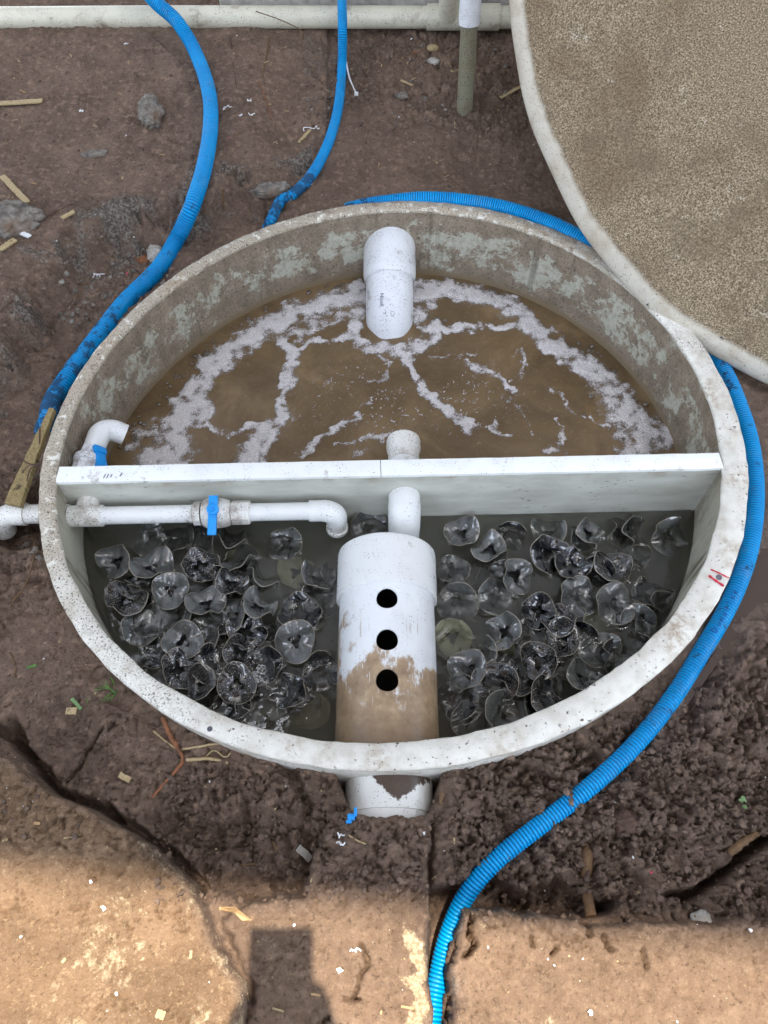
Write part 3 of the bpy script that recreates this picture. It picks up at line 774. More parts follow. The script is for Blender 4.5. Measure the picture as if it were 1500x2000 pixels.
# foam
strokes = [  # points, half width px, strength
    ([(700, 575), (640, 592), (560, 622), (500, 652), (445, 690), (405, 728), (372, 770), (350, 815), (338, 860), (325, 905)], 30, 1.0),
    ([(385, 800), (345, 845), (312, 890), (290, 920)], 42, .95), ([(300, 835), (270, 850), (255, 880)], 20, .7), ([(360, 880), (360, 920)], 26, .9),
    ([(560, 655), (640, 632), (705, 600)], 15, .7), ([(640, 600), (700, 585)], 26, .8),
    ([(815, 572), (880, 566), (950, 582), (1005, 606), (1045, 640), (1080, 680), (1125, 706), (1175, 735), (1215, 775), (1245, 815), (1262, 850), (1255, 885)], 25, 1.0),
    ([(1200, 790), (1240, 840), (1290, 850)], 40, .9), ([(1225, 850), (1230, 890)], 34, .85), ([(1160, 740), (1210, 770)], 30, .9),
    ([(820, 640), (865, 646), (930, 642), (985, 640), (1030, 636), (1060, 660)], 10, .9),
    ([(815, 620), (830, 600), (850, 580)], 22, .75), ([(700, 620), (690, 650), (705, 675)], 18, .8),
    ([(690, 655), (650, 668), (600, 665), (560, 690)], 9, .85), ([(600, 640), (570, 655), (545, 668)], 13, .7),
    ([(555, 672), (572, 705), (565, 745), (555, 785), (545, 820), (530, 850), (520, 885), (515, 920)], 15, .95),
    ([(535, 830), (500, 860), (485, 900), (480, 920)], 30, .9), ([(380, 832), (430, 845), (470, 842), (520, 825)], 9, .9), ([(545, 780), (560, 800), (570, 820)], 9, .6),
    ([(700, 668), (730, 682), (800, 684), (845, 665), (850, 640)], 17, .9), ([(795, 690), (808, 735), (840, 775), (880, 812), (925, 832)], 14, .95), ([(890, 820), (915, 838)], 16, .9), ([(960, 830), (985, 850)], 12, .8),
    ([(905, 712), (950, 728), (985, 742), (1010, 765)], 10, .75), ([(845, 700), (890, 690), (930, 690)], 7, .6), ([(1010, 690), (1025, 720), (1010, 740)], 8, .6),
    ([(1078, 755), (1100, 780), (1118, 806), (1140, 815)], 7, .75), ([(1155, 815), (1185, 832)], 6, .7), ([(1088, 825), (1095, 850), (1105, 870)], 8, .7), ([(1060, 880), (1090, 870), (1110, 885)], 12, .7),
    ([(985, 775), (1035, 820), (1040, 850)], 7, .5), ([(745, 700), (760, 712), (750, 735), (720, 750)], 9, .6), ([(700, 815), (660, 838), (620, 856), (590, 890)], 9, .85),
    ([(765, 842), (740, 855), (705, 862)], 8, .85), ([(660, 868), (690, 868)], 7, .6), ([(720, 885), (680, 890)], 7, .6), ([(725, 770), (700, 810)], 6, .5), ([(900, 880), (940, 850), (1000, 850)], 5, .35),
    ([(620, 760), (660, 735), (700, 735)], 6, .4), ([(620, 715), (650, 700)], 5, .4)]
x, y, Q = grid_region(0.0028, True)
px, py = proj(x, y, np.full(x.shape, Z_BACK))
wx = px + 13 * fbm(x * 22, y * 22, 4, .6); wy = py + 10 * fbm(x * 22 + 50, y * 22 + 8, 4, .6)
dens = np.zeros(x.shape)
for pts, hw, st in strokes:
    dens = np.maximum(dens, st * sst(hw * 1.5, hw * 0.1, seg_dist(wx, wy, pts)))
dens = dens * (0.82 + 0.45 * fbm(x * 30 + 4, y * 30, 3))
fl = np.abs(fbm(x * 34 + 90, y * 44, 5, .62)); ctr = np.exp(-((px - 790) / 300) ** 2 - ((py - 780) / 110) ** 2)
dens = np.maximum(dens, 0.75 * sst(0.15, 0.0, fl) * (0.35 + 0.65 * ctr) * sst(0.1, .5, fbm(x * 9 + 2, y * 9, 2) + .55))
Q = Q[(dens[Q] > 0.04).any(1)]
zf = Z_BACK + 0.0016 + 0.0045 * sst(.2, 1., dens) + 0.0012 * fbm(x * 60, y * 60, 3) * sst(.1, .6, dens) + 0.0012 * fbm(x * 14, y * 14, 3) * 0
rip = np.hypot(x - 0.0, y - 0.36); zf += 0.0012 * fbm(x * 14, y * 14, 3) + 0.0016 * np.sin(rip * 120) * np.exp(-rip * 7)
V, Q, dn = compact(np.stack([x, y, zf], -1), Q, dens)
t = NT('bubbly_foam')
e = t.attr('foam').outputs['Fac']
cell = t.noise(300, 4, 0.7); cell2 = t.vor(300)
mask = t.th(t.math('ADD', e, t.math('MULTIPLY', t.math('SUBTRACT', cell, 0.5), 1.35)), 0.28, 0.72)
col = t.mix(t.th(cell2, 0.15, 0.5), (0.82, 0.82, 0.87), (0.58, 0.55, 0.54))
t.fin(col, 0.35, t.bump(cell2, 0.6, 0.003), spec=0.5)
tr = t.n.new('ShaderNodeBsdfTransparent'); mx = t.n.new('ShaderNodeMixShader')
t.l.new(t.math('MULTIPLY', mask, t.th(e, 0.0, 0.8), True), mx.inputs[0]); t.l.new(tr.outputs[0], mx.inputs[1]); t.l.new(t.bs.outputs[0], mx.inputs[2]); t.l.new(mx.outputs[0], t.out.inputs[0])
foam = np_mesh('foam', V, Q, t.m)
at = foam.data.attributes.new('foam', 'FLOAT', 'POINT'); at.data.foreach_set('value', dn.astype(np.float32))
tag(foam, 'pale lilac foam swirling in rings on the brown water', None, None, 'stuff')
# bubbles along the outer edge of the foam
def hemis(name, pts, rad, m, label):
    VV = []; FF = []; b0 = 0; seg = 10; rows = 4
    for (p, r) in zip(pts, rad):
        for i in range(rows):
            e_ = (PI / 2) * i / rows
            for k in range(seg):
                a_ = 2 * PI * k / seg; VV.append((p[0] + r * math.cos(e_) * math.cos(a_), p[1] + r * math.cos(e_) * math.sin(a_), p[2] + r * math.sin(e_) * .85))
        VV.append((p[0], p[1], p[2] + r * .85))
        for i in range(rows - 1):
            for k in range(seg): FF.append((b0 + i * seg + k, b0 + i * seg + (k + 1) % seg, b0 + (i + 1) * seg + (k + 1) % seg, b0 + (i + 1) * seg + k))
        for k in range(seg): FF.append((b0 + (rows - 1) * seg + k, b0 + (rows - 1) * seg + (k + 1) % seg, b0 + rows * seg))
        b0 += rows * seg + 1
    o = mesh_obj(name, VV, FF, m); return tag(o, label, None, None, 'stuff')
t = NT('bubble_film')
gl = t.n.new('ShaderNodeBsdfGlossy'); gl.inputs['Roughness'].default_value = 0.03; tr = t.n.new('ShaderNodeBsdfTransparent'); mx = t.n.new('ShaderNodeMixShader')
lw = t.n.new('ShaderNodeLayerWeight'); lw.inputs[0].default_value = 0.35
tr.inputs[0].default_value = (0.72, 0.69, 0.66, 1)
t.l.new(t.math('ADD', 0.10, t.math('MULTIPLY', lw.outputs['Facing'], 0.75)), mx.inputs[0]); t.l.new(tr.outputs[0], mx.inputs[1]); t.l.new(gl.outputs[0], mx.inputs[2]); t.l.new(mx.outputs[0], t.out.inputs[0])
M['bubble'] = t.m
outer = [([(690, 555), (640, 570), (560, 598), (490, 625), (430, 665), (385, 705), (350, 740), (330, 770)], 15, 90), ([(300, 810), (270, 835), (262, 870), (310, 850), (330, 830)], 26, 60), ([(830, 552), (890, 550), (940, 560), (1000, 590)], 12, 40),
         ([(1090, 655), (1150, 690), (1200, 720), (1250, 770), (1290, 830), (1300, 870)], 14, 45), ([(1220, 790), (1250, 850), (1270, 880)], 34, 60), ([(840, 600), (850, 620), (700, 610)], 12, 14), ([(1150, 685), (1160, 690)], 10, 8)]
bp, br = [], []
for pts, sp, cnt in outer:
    cp = [Vector((a, b_, 0)) for a, b_ in pts]; cm = catmull(cp, 2.0)
    for _ in range(cnt):
        q = random.choice(cm); p = P(q.x + random.gauss(0, sp), q.y + random.gauss(0, sp * .7), Z_BACK + 0.002)
        a_ = math.atan2(p.y, p.x)
        if math.hypot(p.x, p.y) < r_in(a_) - 0.012: bp.append(p); br.append(random.choice((.0022, .0028, .0034, .004, .005, .006)))
hemis('foam_bubbles', bp, br, M['bubble'], 'clear round bubbles clustered along the outer edge of the foam')
# water film line along the back wall is the damp band in the wall material

# ------------------------------------------------------------------ ruffled plastic media
def m_media(name, base, speck, rough=0.18, spec=0.6, wet=1.0):
    t = NT(name)
    oi = t.n.new('ShaderNodeObjectInfo')
    vec = t.n.new('ShaderNodeVectorMath'); vec.operation = 'ADD'
    t.l.new(t.tc.outputs['Object'], vec.inputs[0]); t.l.new(oi.outputs['Location'], vec.inputs[1])
    v = vec.outputs[0]
    col = t.mix(t.th(t.noise(45, 4, 0.6, v), 0.3, 0.7), tuple(c * 0.75 for c in base), tuple(c * 1.25 for c in base))
    sp = t.math('MULTIPLY', t.th(t.noise(480, 3, 0.7, v), 0.56, 0.64), t.th(t.noise(42, 3, 0.6, v), 0.60 - speck, 0.75 - speck))
    col = t.mix(sp, col, (0.27, 0.24, 0.20))
    return t.fin(col, t.math('ADD', rough, t.math('MULTIPLY', sp, 0.5)), t.bump(t.noise(60, 3, 0.5, v), 0.35, 0.003), spec=spec, Coat_Weight=wet, Coat_Roughness=0.025, Coat_IOR=1.55)
M['m_black'] = m_media('glossy_black_plastic', (0.010, 0.011, 0.014), 0.10)
M['m_dust'] = m_media('gritty_black_plastic', (0.013, 0.014, 0.016), 0.28)
M['m_grey'] = m_media('grey_film_plastic', (0.088, 0.094, 0.092), 0.08, 0.20)
M['m_pale'] = m_media('pale_olive_film', (0.26, 0.26, 0.17), 0.05, 0.5, 0.3, 0.0)
M['m_neck'] = m_plain('shadowy_neck_plastic', (0.012, 0.012, 0.014), 0.5, 0.2, 100)  # near-black paints in the shade inside the disc holes
M['m_edge'] = m_plain('worn_film_edge', (0.30, 0.27, 0.22), 0.5, 0.2, 100)
def media_mesh(seed, mat):
    rg = random.Random(seed); TT = (0, .08, .2, .35, .5, .65, .8, .955, 1.0); nr, na = len(TT), 60
    Rr = rg.uniform(.0315, .0355); r0 = rg.uniform(.0090, .0120); ph = rg.uniform(0, 6.28); k = rg.choice((3, 3, 3, 3, 2, 4)); A = rg.uniform(.0065, .0105)
    p2 = rg.uniform(0, 6.28); A2 = rg.uniform(.002, .005); dep = rg.uniform(.008, .012)
    V, Fc, mi = [], [], []
    def flange(sign, zoff, ph_):
        b0 = len(V)
        for lay in (0, 1):
            for i in range(nr):
                t_ = TT[i]; r = r0 + (Rr - r0) * t_
                for j in range(na):
                    a = 2 * PI * j / na
                    c = math.cos(k * a + ph_); cu_ = max(-1, 1.25 * (1 - 2 * abs(math.sin((k * a + ph_) / 2)) ** 0.8)); c = 0.5 * c + 0.5 * cu_
                    tri = 1 + (0.34 * c) * (1 - t_) * (1 - t_) + 0.045 * c * t_
                    z = -dep * (1 - t_) ** 1.6 + (t_ ** 1.25) * (A * c + A2 * math.sin(2 * a + p2) + 0.0014 * math.sin(7 * a + ph_ * 3))
                    rr_ = r * tri * (1 + 0.05 * t_ * math.cos(2 * a + p2)) - 0.15 * abs(A * c) * t_
                    V.append((rr_ * math.cos(a), rr_ * math.sin(a), zoff + sign * z - (0.0011 if lay else 0)))
        def id_(l, i, j): return b0 + l * nr * na + i * na + j % na
        for j in range(na):
            for i in range(nr - 1):
                Fc.append((id_(0, i, j), id_(0, i + 1, j), id_(0, i + 1, j + 1), id_(0, i, j + 1))); mi.append(1 if i == nr - 2 else 0)
                Fc.append((id_(1, i, j), id_(1, i, j + 1), id_(1, i + 1, j + 1), id_(1, i + 1, j))); mi.append(0)
            Fc.append((id_(0, nr - 1, j), id_(1, nr - 1, j), id_(1, nr - 1, j + 1), id_(0, nr - 1, j + 1))); mi.append(1)
        return b0
    b1 = flange(1, 0.0, ph)
    if rg.random() < .25: flange(-1, -0.034, ph + rg.uniform(.5, 1.5))
    # short neck between the two flanges
    n0 = len(V)
    for z in (-dep - 0.0005, -0.034 + dep * .9):
        for j in range(na):
            a = 2 * PI * j / na; V.append((r0 * 0.98 * math.cos(a), r0 * 0.98 * math.sin(a), z))
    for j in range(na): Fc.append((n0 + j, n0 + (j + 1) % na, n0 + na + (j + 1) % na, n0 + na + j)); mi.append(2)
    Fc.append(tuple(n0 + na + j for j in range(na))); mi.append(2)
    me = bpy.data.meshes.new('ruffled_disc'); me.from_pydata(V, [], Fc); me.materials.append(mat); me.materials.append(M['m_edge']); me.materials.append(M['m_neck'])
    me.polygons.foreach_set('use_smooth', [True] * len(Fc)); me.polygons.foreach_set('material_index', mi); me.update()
    return me
KINDS = {'k': ('m_black', 5), 'd': ('m_dust', 4), 'g': ('m_grey', 7), 'p': ('m_pale', 3)}
POOL = {}; sd_ = 100
for k_, (mn, cnt) in KINDS.items():
    POOL[k_] = []
    for _ in range(cnt): POOL[k_].append(media_mesh(sd_, M[mn])); sd_ += 1
MED = [  # px, py, kind, lift mm
    (222, 1095, 'g', 6), (295, 1055, 'g', -8), (297, 1100, 'g', 8), (347, 1050, 'k', -6), (390, 1056, 'k', -12), (452, 1045, 'k', -8), (556, 1062, 'g', 0), (392, 1102, 'd', 8), (468, 1088, 'g', 2),
    (332, 1152, 'g', 9), (455, 1135, 'd', 10), (245, 1166, 'd', 7), (402, 1172, 'g', 12), (507, 1178, 'g', 11), (577, 1115, 'p', -24), (622, 1122, 'g', -4), (515, 1122, 'g', -12), (275, 1224, 'g', 1),
    (445, 1200, 'g', 3), (357, 1250, 'g', 9), (482, 1230, 'k', 6), (400, 1240, 'g', -2), (585, 1195, 'k', 2), (577, 1252, 'g', 10), (472, 1272, 'd', 6), (352, 1305, 'd', 8), (415, 1297, 'k', 0),
    (517, 1300, 'k', -3), (385, 1337, 'd', 7), (462, 1335, 'd', 10), (627, 1312, 'k', -4), (562, 1350, 'k', -2), (452, 1372, 'k', -6), (522, 1408, 'g', -18), (305, 1272, 'k', -8), (345, 1192, 'g', -4), (280, 1145, 'k', -8),
    (425, 1142, 'k', -6), (540, 1225, 'k', -10), (625, 1172, 'k', -14), (500, 1380, 'k', -16),
    (902, 1037, 'g', 3), (955, 1068, 'g', 6), (997, 1047, 'k', -12), (1072, 1035, 'g', -4), (1155, 1040, 'g', 5), (1242, 1037, 'k', -2), (1310, 1048, 'g', -3), (885, 1112, 'g', -6), (1012, 1124, 'g', 6), (1075, 1082, 'k', 4),
    (1118, 1100, 'k', 6), (1198, 1105, 'd', 8), (1170, 1118, 'k', 0), (895, 1176, 'g', -5), (972, 1166, 'g', -5), (1130, 1163, 'g', 2), (1052, 1193, 'k', 5), (1202, 1178, 'g', 3), (1275, 1160, 'k', -6), (980, 1233, 'g', 7),
    (1093, 1208, 'd', 3), (1248, 1214, 'g', 1), (885, 1246, 'p', -8), (1098, 1246, 'd', 6), (1160, 1222, 'p', -20), (1170, 1268, 'g', -4), (1052, 1290, 'd', 11), (912, 1305, 'g', 6), (1207, 1286, 'k', -6), (1145, 1320, 'g', 6),
    (968, 1330, 'd', 4), (1075, 1362, 'd', 5), (1018, 1326, 'k', -2), (895, 1362, 'k', -10), (985, 1395, 'g', -4), (918, 1405, 'g', -14), (1272, 1226, 'g', -4), (720, 1030, 'g', -3), (1030, 1245, 'k', -18), (940, 1275, 'g', -16),
    (1235, 1085, 'k', -18), (1130, 1250, 'k', -8), (1295, 1190, 'k', -16)]
COLNAME = {'k': 'glossy black', 'd': 'gritty black', 'g': 'grey', 'p': 'pale olive'}
medias = []
for (px_, py_, kd, lift) in MED:
    rg = random.Random(int(px_ * 7 + py_))
    me = rg.choice(POOL[kd]); o = bpy.data.objects.new('ruffled_disc', me); COL.objects.link(o)
    zc = Z_FRONT + 0.004 + lift * 0.001 + (0.006 if lift > 2 else 0)
    o.location = P(px_, py_, zc)
    tl = 0.24 if lift > 2 else 0.42
    o.rotation_euler = (rg.gauss(0.36, tl * .7), rg.gauss(0, tl * .7), rg.uniform(0, 6.28)); s_ = rg.uniform(0.95, 1.10); o.scale = (s_, s_, s_)
    medias.append((o, px_, py_, kd, lift))
ROWN = ['row along partition', 'second row', 'third row', 'fourth row', 'fifth row', 'row nearest front rim']
ORD = ['first', 'second', 'third', 'fourth', 'fifth', 'sixth', 'seventh', 'eighth', 'ninth', 'tenth', 'eleventh', 'twelfth']
for side in ('left', 'right'):
    rows = {}
    for it in medias:
        if (it[1] < 757) != (side == 'left'): continue
        r_ = 0 if it[2] < 1080 else 1 if it[2] < 1140 else 2 if it[2] < 1200 else 3 if it[2] < 1260 else 4 if it[2] < 1320 else 5
        rows.setdefault(r_, []).append(it)
    for r_, its in rows.items():
        for i, it in enumerate(sorted(its, key=lambda q: q[1])):
            nm = f"{COLNAME[it[3]]} ruffled disc, {ORD[i]} from left in {ROWN[r_]}, {side} of white drain"
            tag(it[0], nm, 'filter disc', 'ruffled plastic discs floating in the front half')
# deeper discs, blurred by the murky water
cnt = 0
while cnt < 44:
    px_, py_ = random.uniform(190, 1350), random.uniform(1030, 1440)
    if 640 < px_ < 875 and py_ > 1030: continue
    z_ = Z_FRONT - random.uniform(0.022, 0.07); p = P(px_, py_, z_)
    a_ = math.atan2(p.y, p.x)
    if math.hypot(p.x, p.y) > r_in(a_) - 0.05 or p.y > part_y(p.x) - 0.04: continue
    kd = random.choice('gppppk'); o = bpy.data.objects.new('ruffled_disc', random.choice(POOL[kd])); COL.objects.link(o)
    o.location = p; o.rotation_euler = (random.gauss(0, .8), random.gauss(0, .8), random.uniform(0, 6.28))
    tag(o, 'ruffled disc sunk deep in the murky water, only a blurred shape showing', 'filter disc', 'ruffled discs sunk below the others'); cnt += 1

# front water: real surface with the little climbs the water makes at each disc edge, murky inside
x, y, Q = grid_region(0.003, False)
z = Z_FRONT + 0.0005 * fbm(x * 22, y * 22, 3)
rest = []
bpy.context.view_layer.update()
for (o, *_r) in medias:
    co = np.empty(len(o.data.vertices) * 3, np.float32); o.data.vertices.foreach_get('co', co); co = co.reshape(-1, 3)
    mw = np.array(o.matrix_world); w_ = co @ mw[:3, :3].T + mw[:3, 3]
    near = w_[np.abs(w_[:, 2] - Z_FRONT) < 0.0022]
    if len(near): rest.append(near[::2])
rest = np.concatenate(rest)
xs0, ys0 = x.min(), y.min(); acc = np.zeros(x.shape)
cellmap = {}
for i, (a_, b_) in enumerate(zip(np.floor(x / 0.01).astype(int), np.floor(y / 0.01).astype(int))): cellmap.setdefault((a_, b_), []).append(i)
cellmap = {k_: np.array(v_) for k_, v_ in cellmap.items()}
for p in rest:
    ci, cj = int(math.floor(p[0] / 0.01)), int(math.floor(p[1] / 0.01))
    for i in (-1, 0, 1):
        for j in (-1, 0, 1):
            ids = cellmap.get((ci + i, cj + j))
            if ids is None: continue
            d2 = (x[ids] - p[0]) ** 2 + (y[ids] - p[1]) ** 2
            acc[ids] = np.maximum(acc[ids], np.exp(-d2 / (2 * 0.0036 ** 2)))
z = z + 0.0046 * acc
dx_ = P(756, 1250, -0.0475).x
Q = Q[~((np.abs(x[Q] - dx_) < 0.078).all(1) & (y[Q] < -0.212).all(1))]
V, Q = compact(np.stack([x, y, z], -1), Q)
t = NT('murky_grey_water')
fr = t.n.new('ShaderNodeFresnel'); fr.inputs[0].default_value = 1.5
gl = t.n.new('ShaderNodeBsdfGlossy'); gl.inputs['Roughness'].default_value = 0.02; tr = t.n.new('ShaderNodeBsdfTransparent'); tr.inputs[0].default_value = (0.93, 0.94, 0.92, 1)
nb = t.bump(t.noise(28, 3, 0.5), 0.15, 0.006); t.l.new(nb, fr.inputs['Normal']); t.l.new(nb, gl.inputs['Normal'])
mx = t.n.new('ShaderNodeMixShader'); t.l.new(fr.outputs[0], mx.inputs[0]); t.l.new(tr.outputs[0], mx.inputs[1]); t.l.new(gl.outputs[0], mx.inputs[2]); t.l.new(mx.outputs[0], t.out.inputs['Surface'])
vs_ = t.n.new('ShaderNodeVolumePrincipled'); vs_.inputs['Color'].default_value = (0.94, 0.925, 0.83, 1); vs_.inputs['Density'].default_value = 12.0; vs_.inputs['Anisotropy'].default_value = 0.2
t.l.new(vs_.outputs[0], t.out.inputs['Volume'])
M['front_water'] = t.m
fw = np_mesh('murky_water', V, Q, M['front_water'])
bm = bmesh.new(); bm.from_mesh(fw.data)
be = [e_ for e_ in bm.edges if e_.is_boundary]
ex = bmesh.ops.extrude_edge_only(bm, edges=be)
for v in [g for g in ex['geom'] if isinstance(g, bmesh.types.BMVert)]: v.co.z = -0.50
be = [e_ for e_ in bm.edges if e_.is_boundary]
bmesh.ops.edgeloop_fill(bm, edges=be)
bmesh.ops.recalc_face_normals(bm, faces=bm.faces)
for f in bm.faces: f.smooth = abs(f.normal.z) > .5
bm.to_mesh(fw.data); bm.free()
tag(fw, kind='structure')

# ------------------------------------------------------------------ outlet pipe with three holes (front half)
def stain_drain(t, col):
    xyz = t.xyz()
    u = t.math('ADD', xyz[1], t.math('MULTIPLY', t.math('SUBTRACT', t.noise(16, 6, 0.7, t.co(scale=(1.2, 0.7, 1))), 0.5), 0.32))
    u = t.math('ADD', u, t.math('MULTIPLY', t.math('SUBTRACT', t.noise(9, 3, 0.6, t.co(loc=(3.1, 0, 1))), 0.5), 0.30))
    side = t.math('MULTIPLY', t.th(t.math('ABSOLUTE', xyz[0]), 0.045, 0.085), 0.055)
    mask = t.th(t.math('SUBTRACT', u, side), -0.110, -0.215)
    br = t.ramp(t.noise(50, 6, 0.65), [(0.3, (0.22, 0.125, 0.05)), (0.55, (0.38, 0.25, 0.125)), (0.75, (0.52, 0.38, 0.22))])
    br = t.mix(t.th(xyz[1], -0.22, -0.31), br, (0.20, 0.115, 0.05))
    scr = t.th(t.noise(60, 4, 0.6, t.co(scale=(3, 0.25, 3))), 0.58, 0.66)
    m2 = t.math('MULTIPLY', mask, t.math('SUBTRACT', 1.0, t.math('MULTIPLY', scr, t.th(xyz[1], -0.26, -0.15))))
    col = t.mix(t.math('MULTIPLY', t.th(t.math('ADD', m2, t.math('MULTIPLY', t.math('SUBTRACT', t.noise(75, 6, 0.75), 0.5), 0.7)), 0.25, 0.75), 0.92), col, br)
    fine = t.math('MULTIPLY', t.th(t.noise(90, 4, 0.6, t.co(scale=(2.2, 0.18, 2))), 0.62, 0.70), t.th(xyz[1], 0.0, -0.10))
    return t.mix(t.math('MULTIPLY', fine, 0.55), col, (0.36, 0.25, 0.13))
M['drain'] = m_pvc('stained_drain_pvc', (0.80, 0.83, 0.85), 0.05, stain_drain)
M['dark_pipe'] = m_plain('dark_brown_pipe_inside', (0.035, 0.022, 0.014), 0.6, 0.3)  # inside faces coloured dark brown so the drain holes look dark
DZ = -0.130; DR = 0.0825
dC = PY(757, 1040, -0.205); DX = P(756, 1250, DZ + DR).x
drain = empty('drain_pipe', (DX, -0.28, DZ), 'thick white drain pipe with three round holes, brown stained towards the front rim', 'pipe')
# local: y from +0.07 (cap) to front wall
yl0, yl1 = -0.312, 0.055
nA, nL = 300, 270
holes = []
for py_ in (1168, 1249, 1328):
    q = P(754, py_, DZ + DR); holes.append(q.y + 0.28)
HR = 0.0182
Vv = []
for i in range(nL + 1):
    yy = yl0 + (yl1 - yl0) * i / nL
    for j in range(nA):
        a = 2 * PI * j / nA; Vv.append([DR * math.sin(a), yy, DR * math.cos(a)])
Vv = np.array(Vv); ar = np.arctan2(Vv[:, 0], Vv[:, 2]) * DR
for hy in holes:   # snap nearby points to the hole's edge
    d = np.hypot(ar, Vv[:, 1] - hy); m_ = (np.abs(d - HR) < 0.0011) & (Vv[:, 2] > 0)
    f = HR / np.maximum(d, 1e-6); na_ = ar * np.where(m_, f, 1); ny_ = hy + (Vv[:, 1] - hy) * np.where(m_, f, 1)
    ar = na_; Vv[:, 1] = ny_
Vv[:, 0] = DR * np.sin(ar / DR); Vv[:, 2] = DR * np.cos(ar / DR)
Qd = []
for i in range(nL):
    for j in range(nA):
        q = (i * nA + j, i * nA + (j + 1) % nA, (i + 1) * nA + (j + 1) % nA, (i + 1) * nA + j)
        j_ = j + .5; c = Vv[list(q)].mean(0); aa = math.atan2(c[0], c[2]) * DR
        if c[2] > 0 and any(math.hypot(aa, c[1] - hy) < HR - 0.0002 for hy in holes): continue
        Qd.append(q)
body = mesh_obj('body', Vv, Qd, M['drain'], drain)
so_ = body.modifiers.new('thick', 'SOLIDIFY'); so_.thickness = 0.004; so_.offset = -1; so_.material_offset = 1; body.data.materials.append(M['dark_pipe'])
b = MB(); R2 = 0.0880
b.lathe((0, 0.0, 0), (0, 1, 0), [(-0.017, DR + .0003), (-0.017, R2 - .002), (-0.0155, R2), (0.070, R2), (0.0745, R2 - .0008), (0.0763, R2 - .003), (0.077, R2 - .007), (0.077, 0.0005)], 96, closed=False)
b.build('end_cap', M['pvc'], drain, angle=50)
# outlet stub outside the rim
def stain_stub(t, col):
    xyz = t.xyz()
    u = t.math('ADD', xyz[1], t.math('MULTIPLY', t.math('SUBTRACT', t.noise(60, 5, 0.7), 0.5), 0.05))
    u = t.math('SUBTRACT', u, t.math('MULTIPLY', t.math('ABSOLUTE', xyz[0]), 0.85))
    return t.mix(t.th(u, -0.648, -0.644), col, t.mix(t.noise(200, 4), (0.05, 0.034, 0.026), (0.12, 0.085, 0.065)))
M['stub'] = m_pvc('muddy_stub_pvc', (0.78, 0.79, 0.76), 0.15, stain_stub)
b = MB(); sx = P(760, 1550, -0.06)
ox = sx.x
b.lathe((ox, -0.60, -0.112), (0, -1, 0), [(0, .0605), (0.0, .066), (0.052, .066), (0.053, .064), (0.11, .064), (0.11, .0600)], 64)
stub = b.build('outlet_stub', M['stub']); tag(stub, 'short white pipe stub under the front rim, half buried in soil', 'pipe')

# ------------------------------------------------------------------ inlet pipe at the back
a_ = R(35); ax = Vector((0, -math.cos(a_), -math.sin(a_)))
ic = PY(761, 470, 0.580); io = Vector((ic.x, 0.590, -0.110))
inlet = empty('inlet_pipe', io, 'white inlet pipe sloping from the back wall into the foamy water', 'pipe')
ipath = catmull([(0, .03, .008), (0, 0, 0), (0, -.06, -.016), (0, -.090, -.028), (0, -.135, -.062), (0, -.160, -.097), (0, -.185, -.140)], .004)
k0 = min(range(len(ipath)), key=lambda i: abs(ipath[i].y + .082)); n_ = len(ipath)
b = MB(); b.tube(ipath[:k0], [.0605] * (k0 - 4) + [.0600, .0588, .0575, .0560], 64, caps=False); b.build('coupling', M['pvc_specks'], inlet)
b = MB(); b.tube(ipath[k0 - 6:], .0545, 64); b.build('pipe_length', M['pvc_specks'], inlet)
nrm = Vector((0, -math.sin(a_), math.cos(a_)))
def text_obj(name, body, size, loc, xdir, up, m, parent, extr=0.0002):
    cu = bpy.data.curves.new(name, 'FONT'); cu.body = body; cu.size = size; cu.extrude = extr; cu.align_x = 'CENTER'; cu.align_y = 'CENTER'; cu.materials.append(m)
    o = bpy.data.objects.new(name, cu); COL.objects.link(o); xdir = Vector(xdir).normalized(); zd = Vector(up).normalized(); yd = zd.cross(xdir).normalized(); xdir = yd.cross(zd)
    o.matrix_world = Matrix(((xdir.x, yd.x, zd.x, loc[0]), (xdir.y, yd.y, zd.y, loc[1]), (xdir.z, yd.z, zd.z, loc[2]), (0, 0, 0, 1)))
    me = bpy.data.meshes.new_from_object(o); mw = o.matrix_world.copy(); bpy.data.objects.remove(o)
    o = bpy.data.objects.new(name, me); COL.objects.link(o); o.matrix_world = mw
    if parent is not None: o.parent = parent
    return o
th_ = R(-19); tn = (nrm * math.cos(th_) + Vector((1, 0, 0)) * math.sin(th_))
kt = min(range(n_), key=lambda i: abs(ipath[i].y + .118)); ax = (ipath[kt + 2] - ipath[kt - 2]).normalized(); nrm = Vector((0, ax.z, -ax.y)); tn = (nrm * math.cos(th_) + Vector((1, 0, 0)) * math.sin(th_))
text_obj('printed_lettering', 'Nicoll', 0.012, ipath[kt] + tn * 0.0552, ax, tn, M['ink'], inlet)
b = MB()
for (u, v, du, dv) in ((.180, -.010, .006, .0008), (.180, -.010, .0008, .006), (.186, -.007, .0008, .005), (.176, .006, .0008, .007), (.186, .006, .0008, .007), (.181, .010, .006, .0008), (.181, .003, .006, .0008)):
    q = ipath[kt] + ax * (u - .150) + nrm * (math.sqrt(.0545 ** 2 - v * v) + .0006) + Vector((v, 0, 0))
    Mx = Matrix((Vector((1, 0, 0)), ax, nrm)).transposed(); b.box(q, (dv, du, .0004), Mx)
b.build('moulded_mark', M['twig'], inlet)
# grey sealant ring where it meets the wall
b = MB(); b.lathe(-ax * 0.012 + Vector((0, 0, 0)), ax, [(0, .060), (0, .074), (.006, .072), (.010, .0608)], 48); 

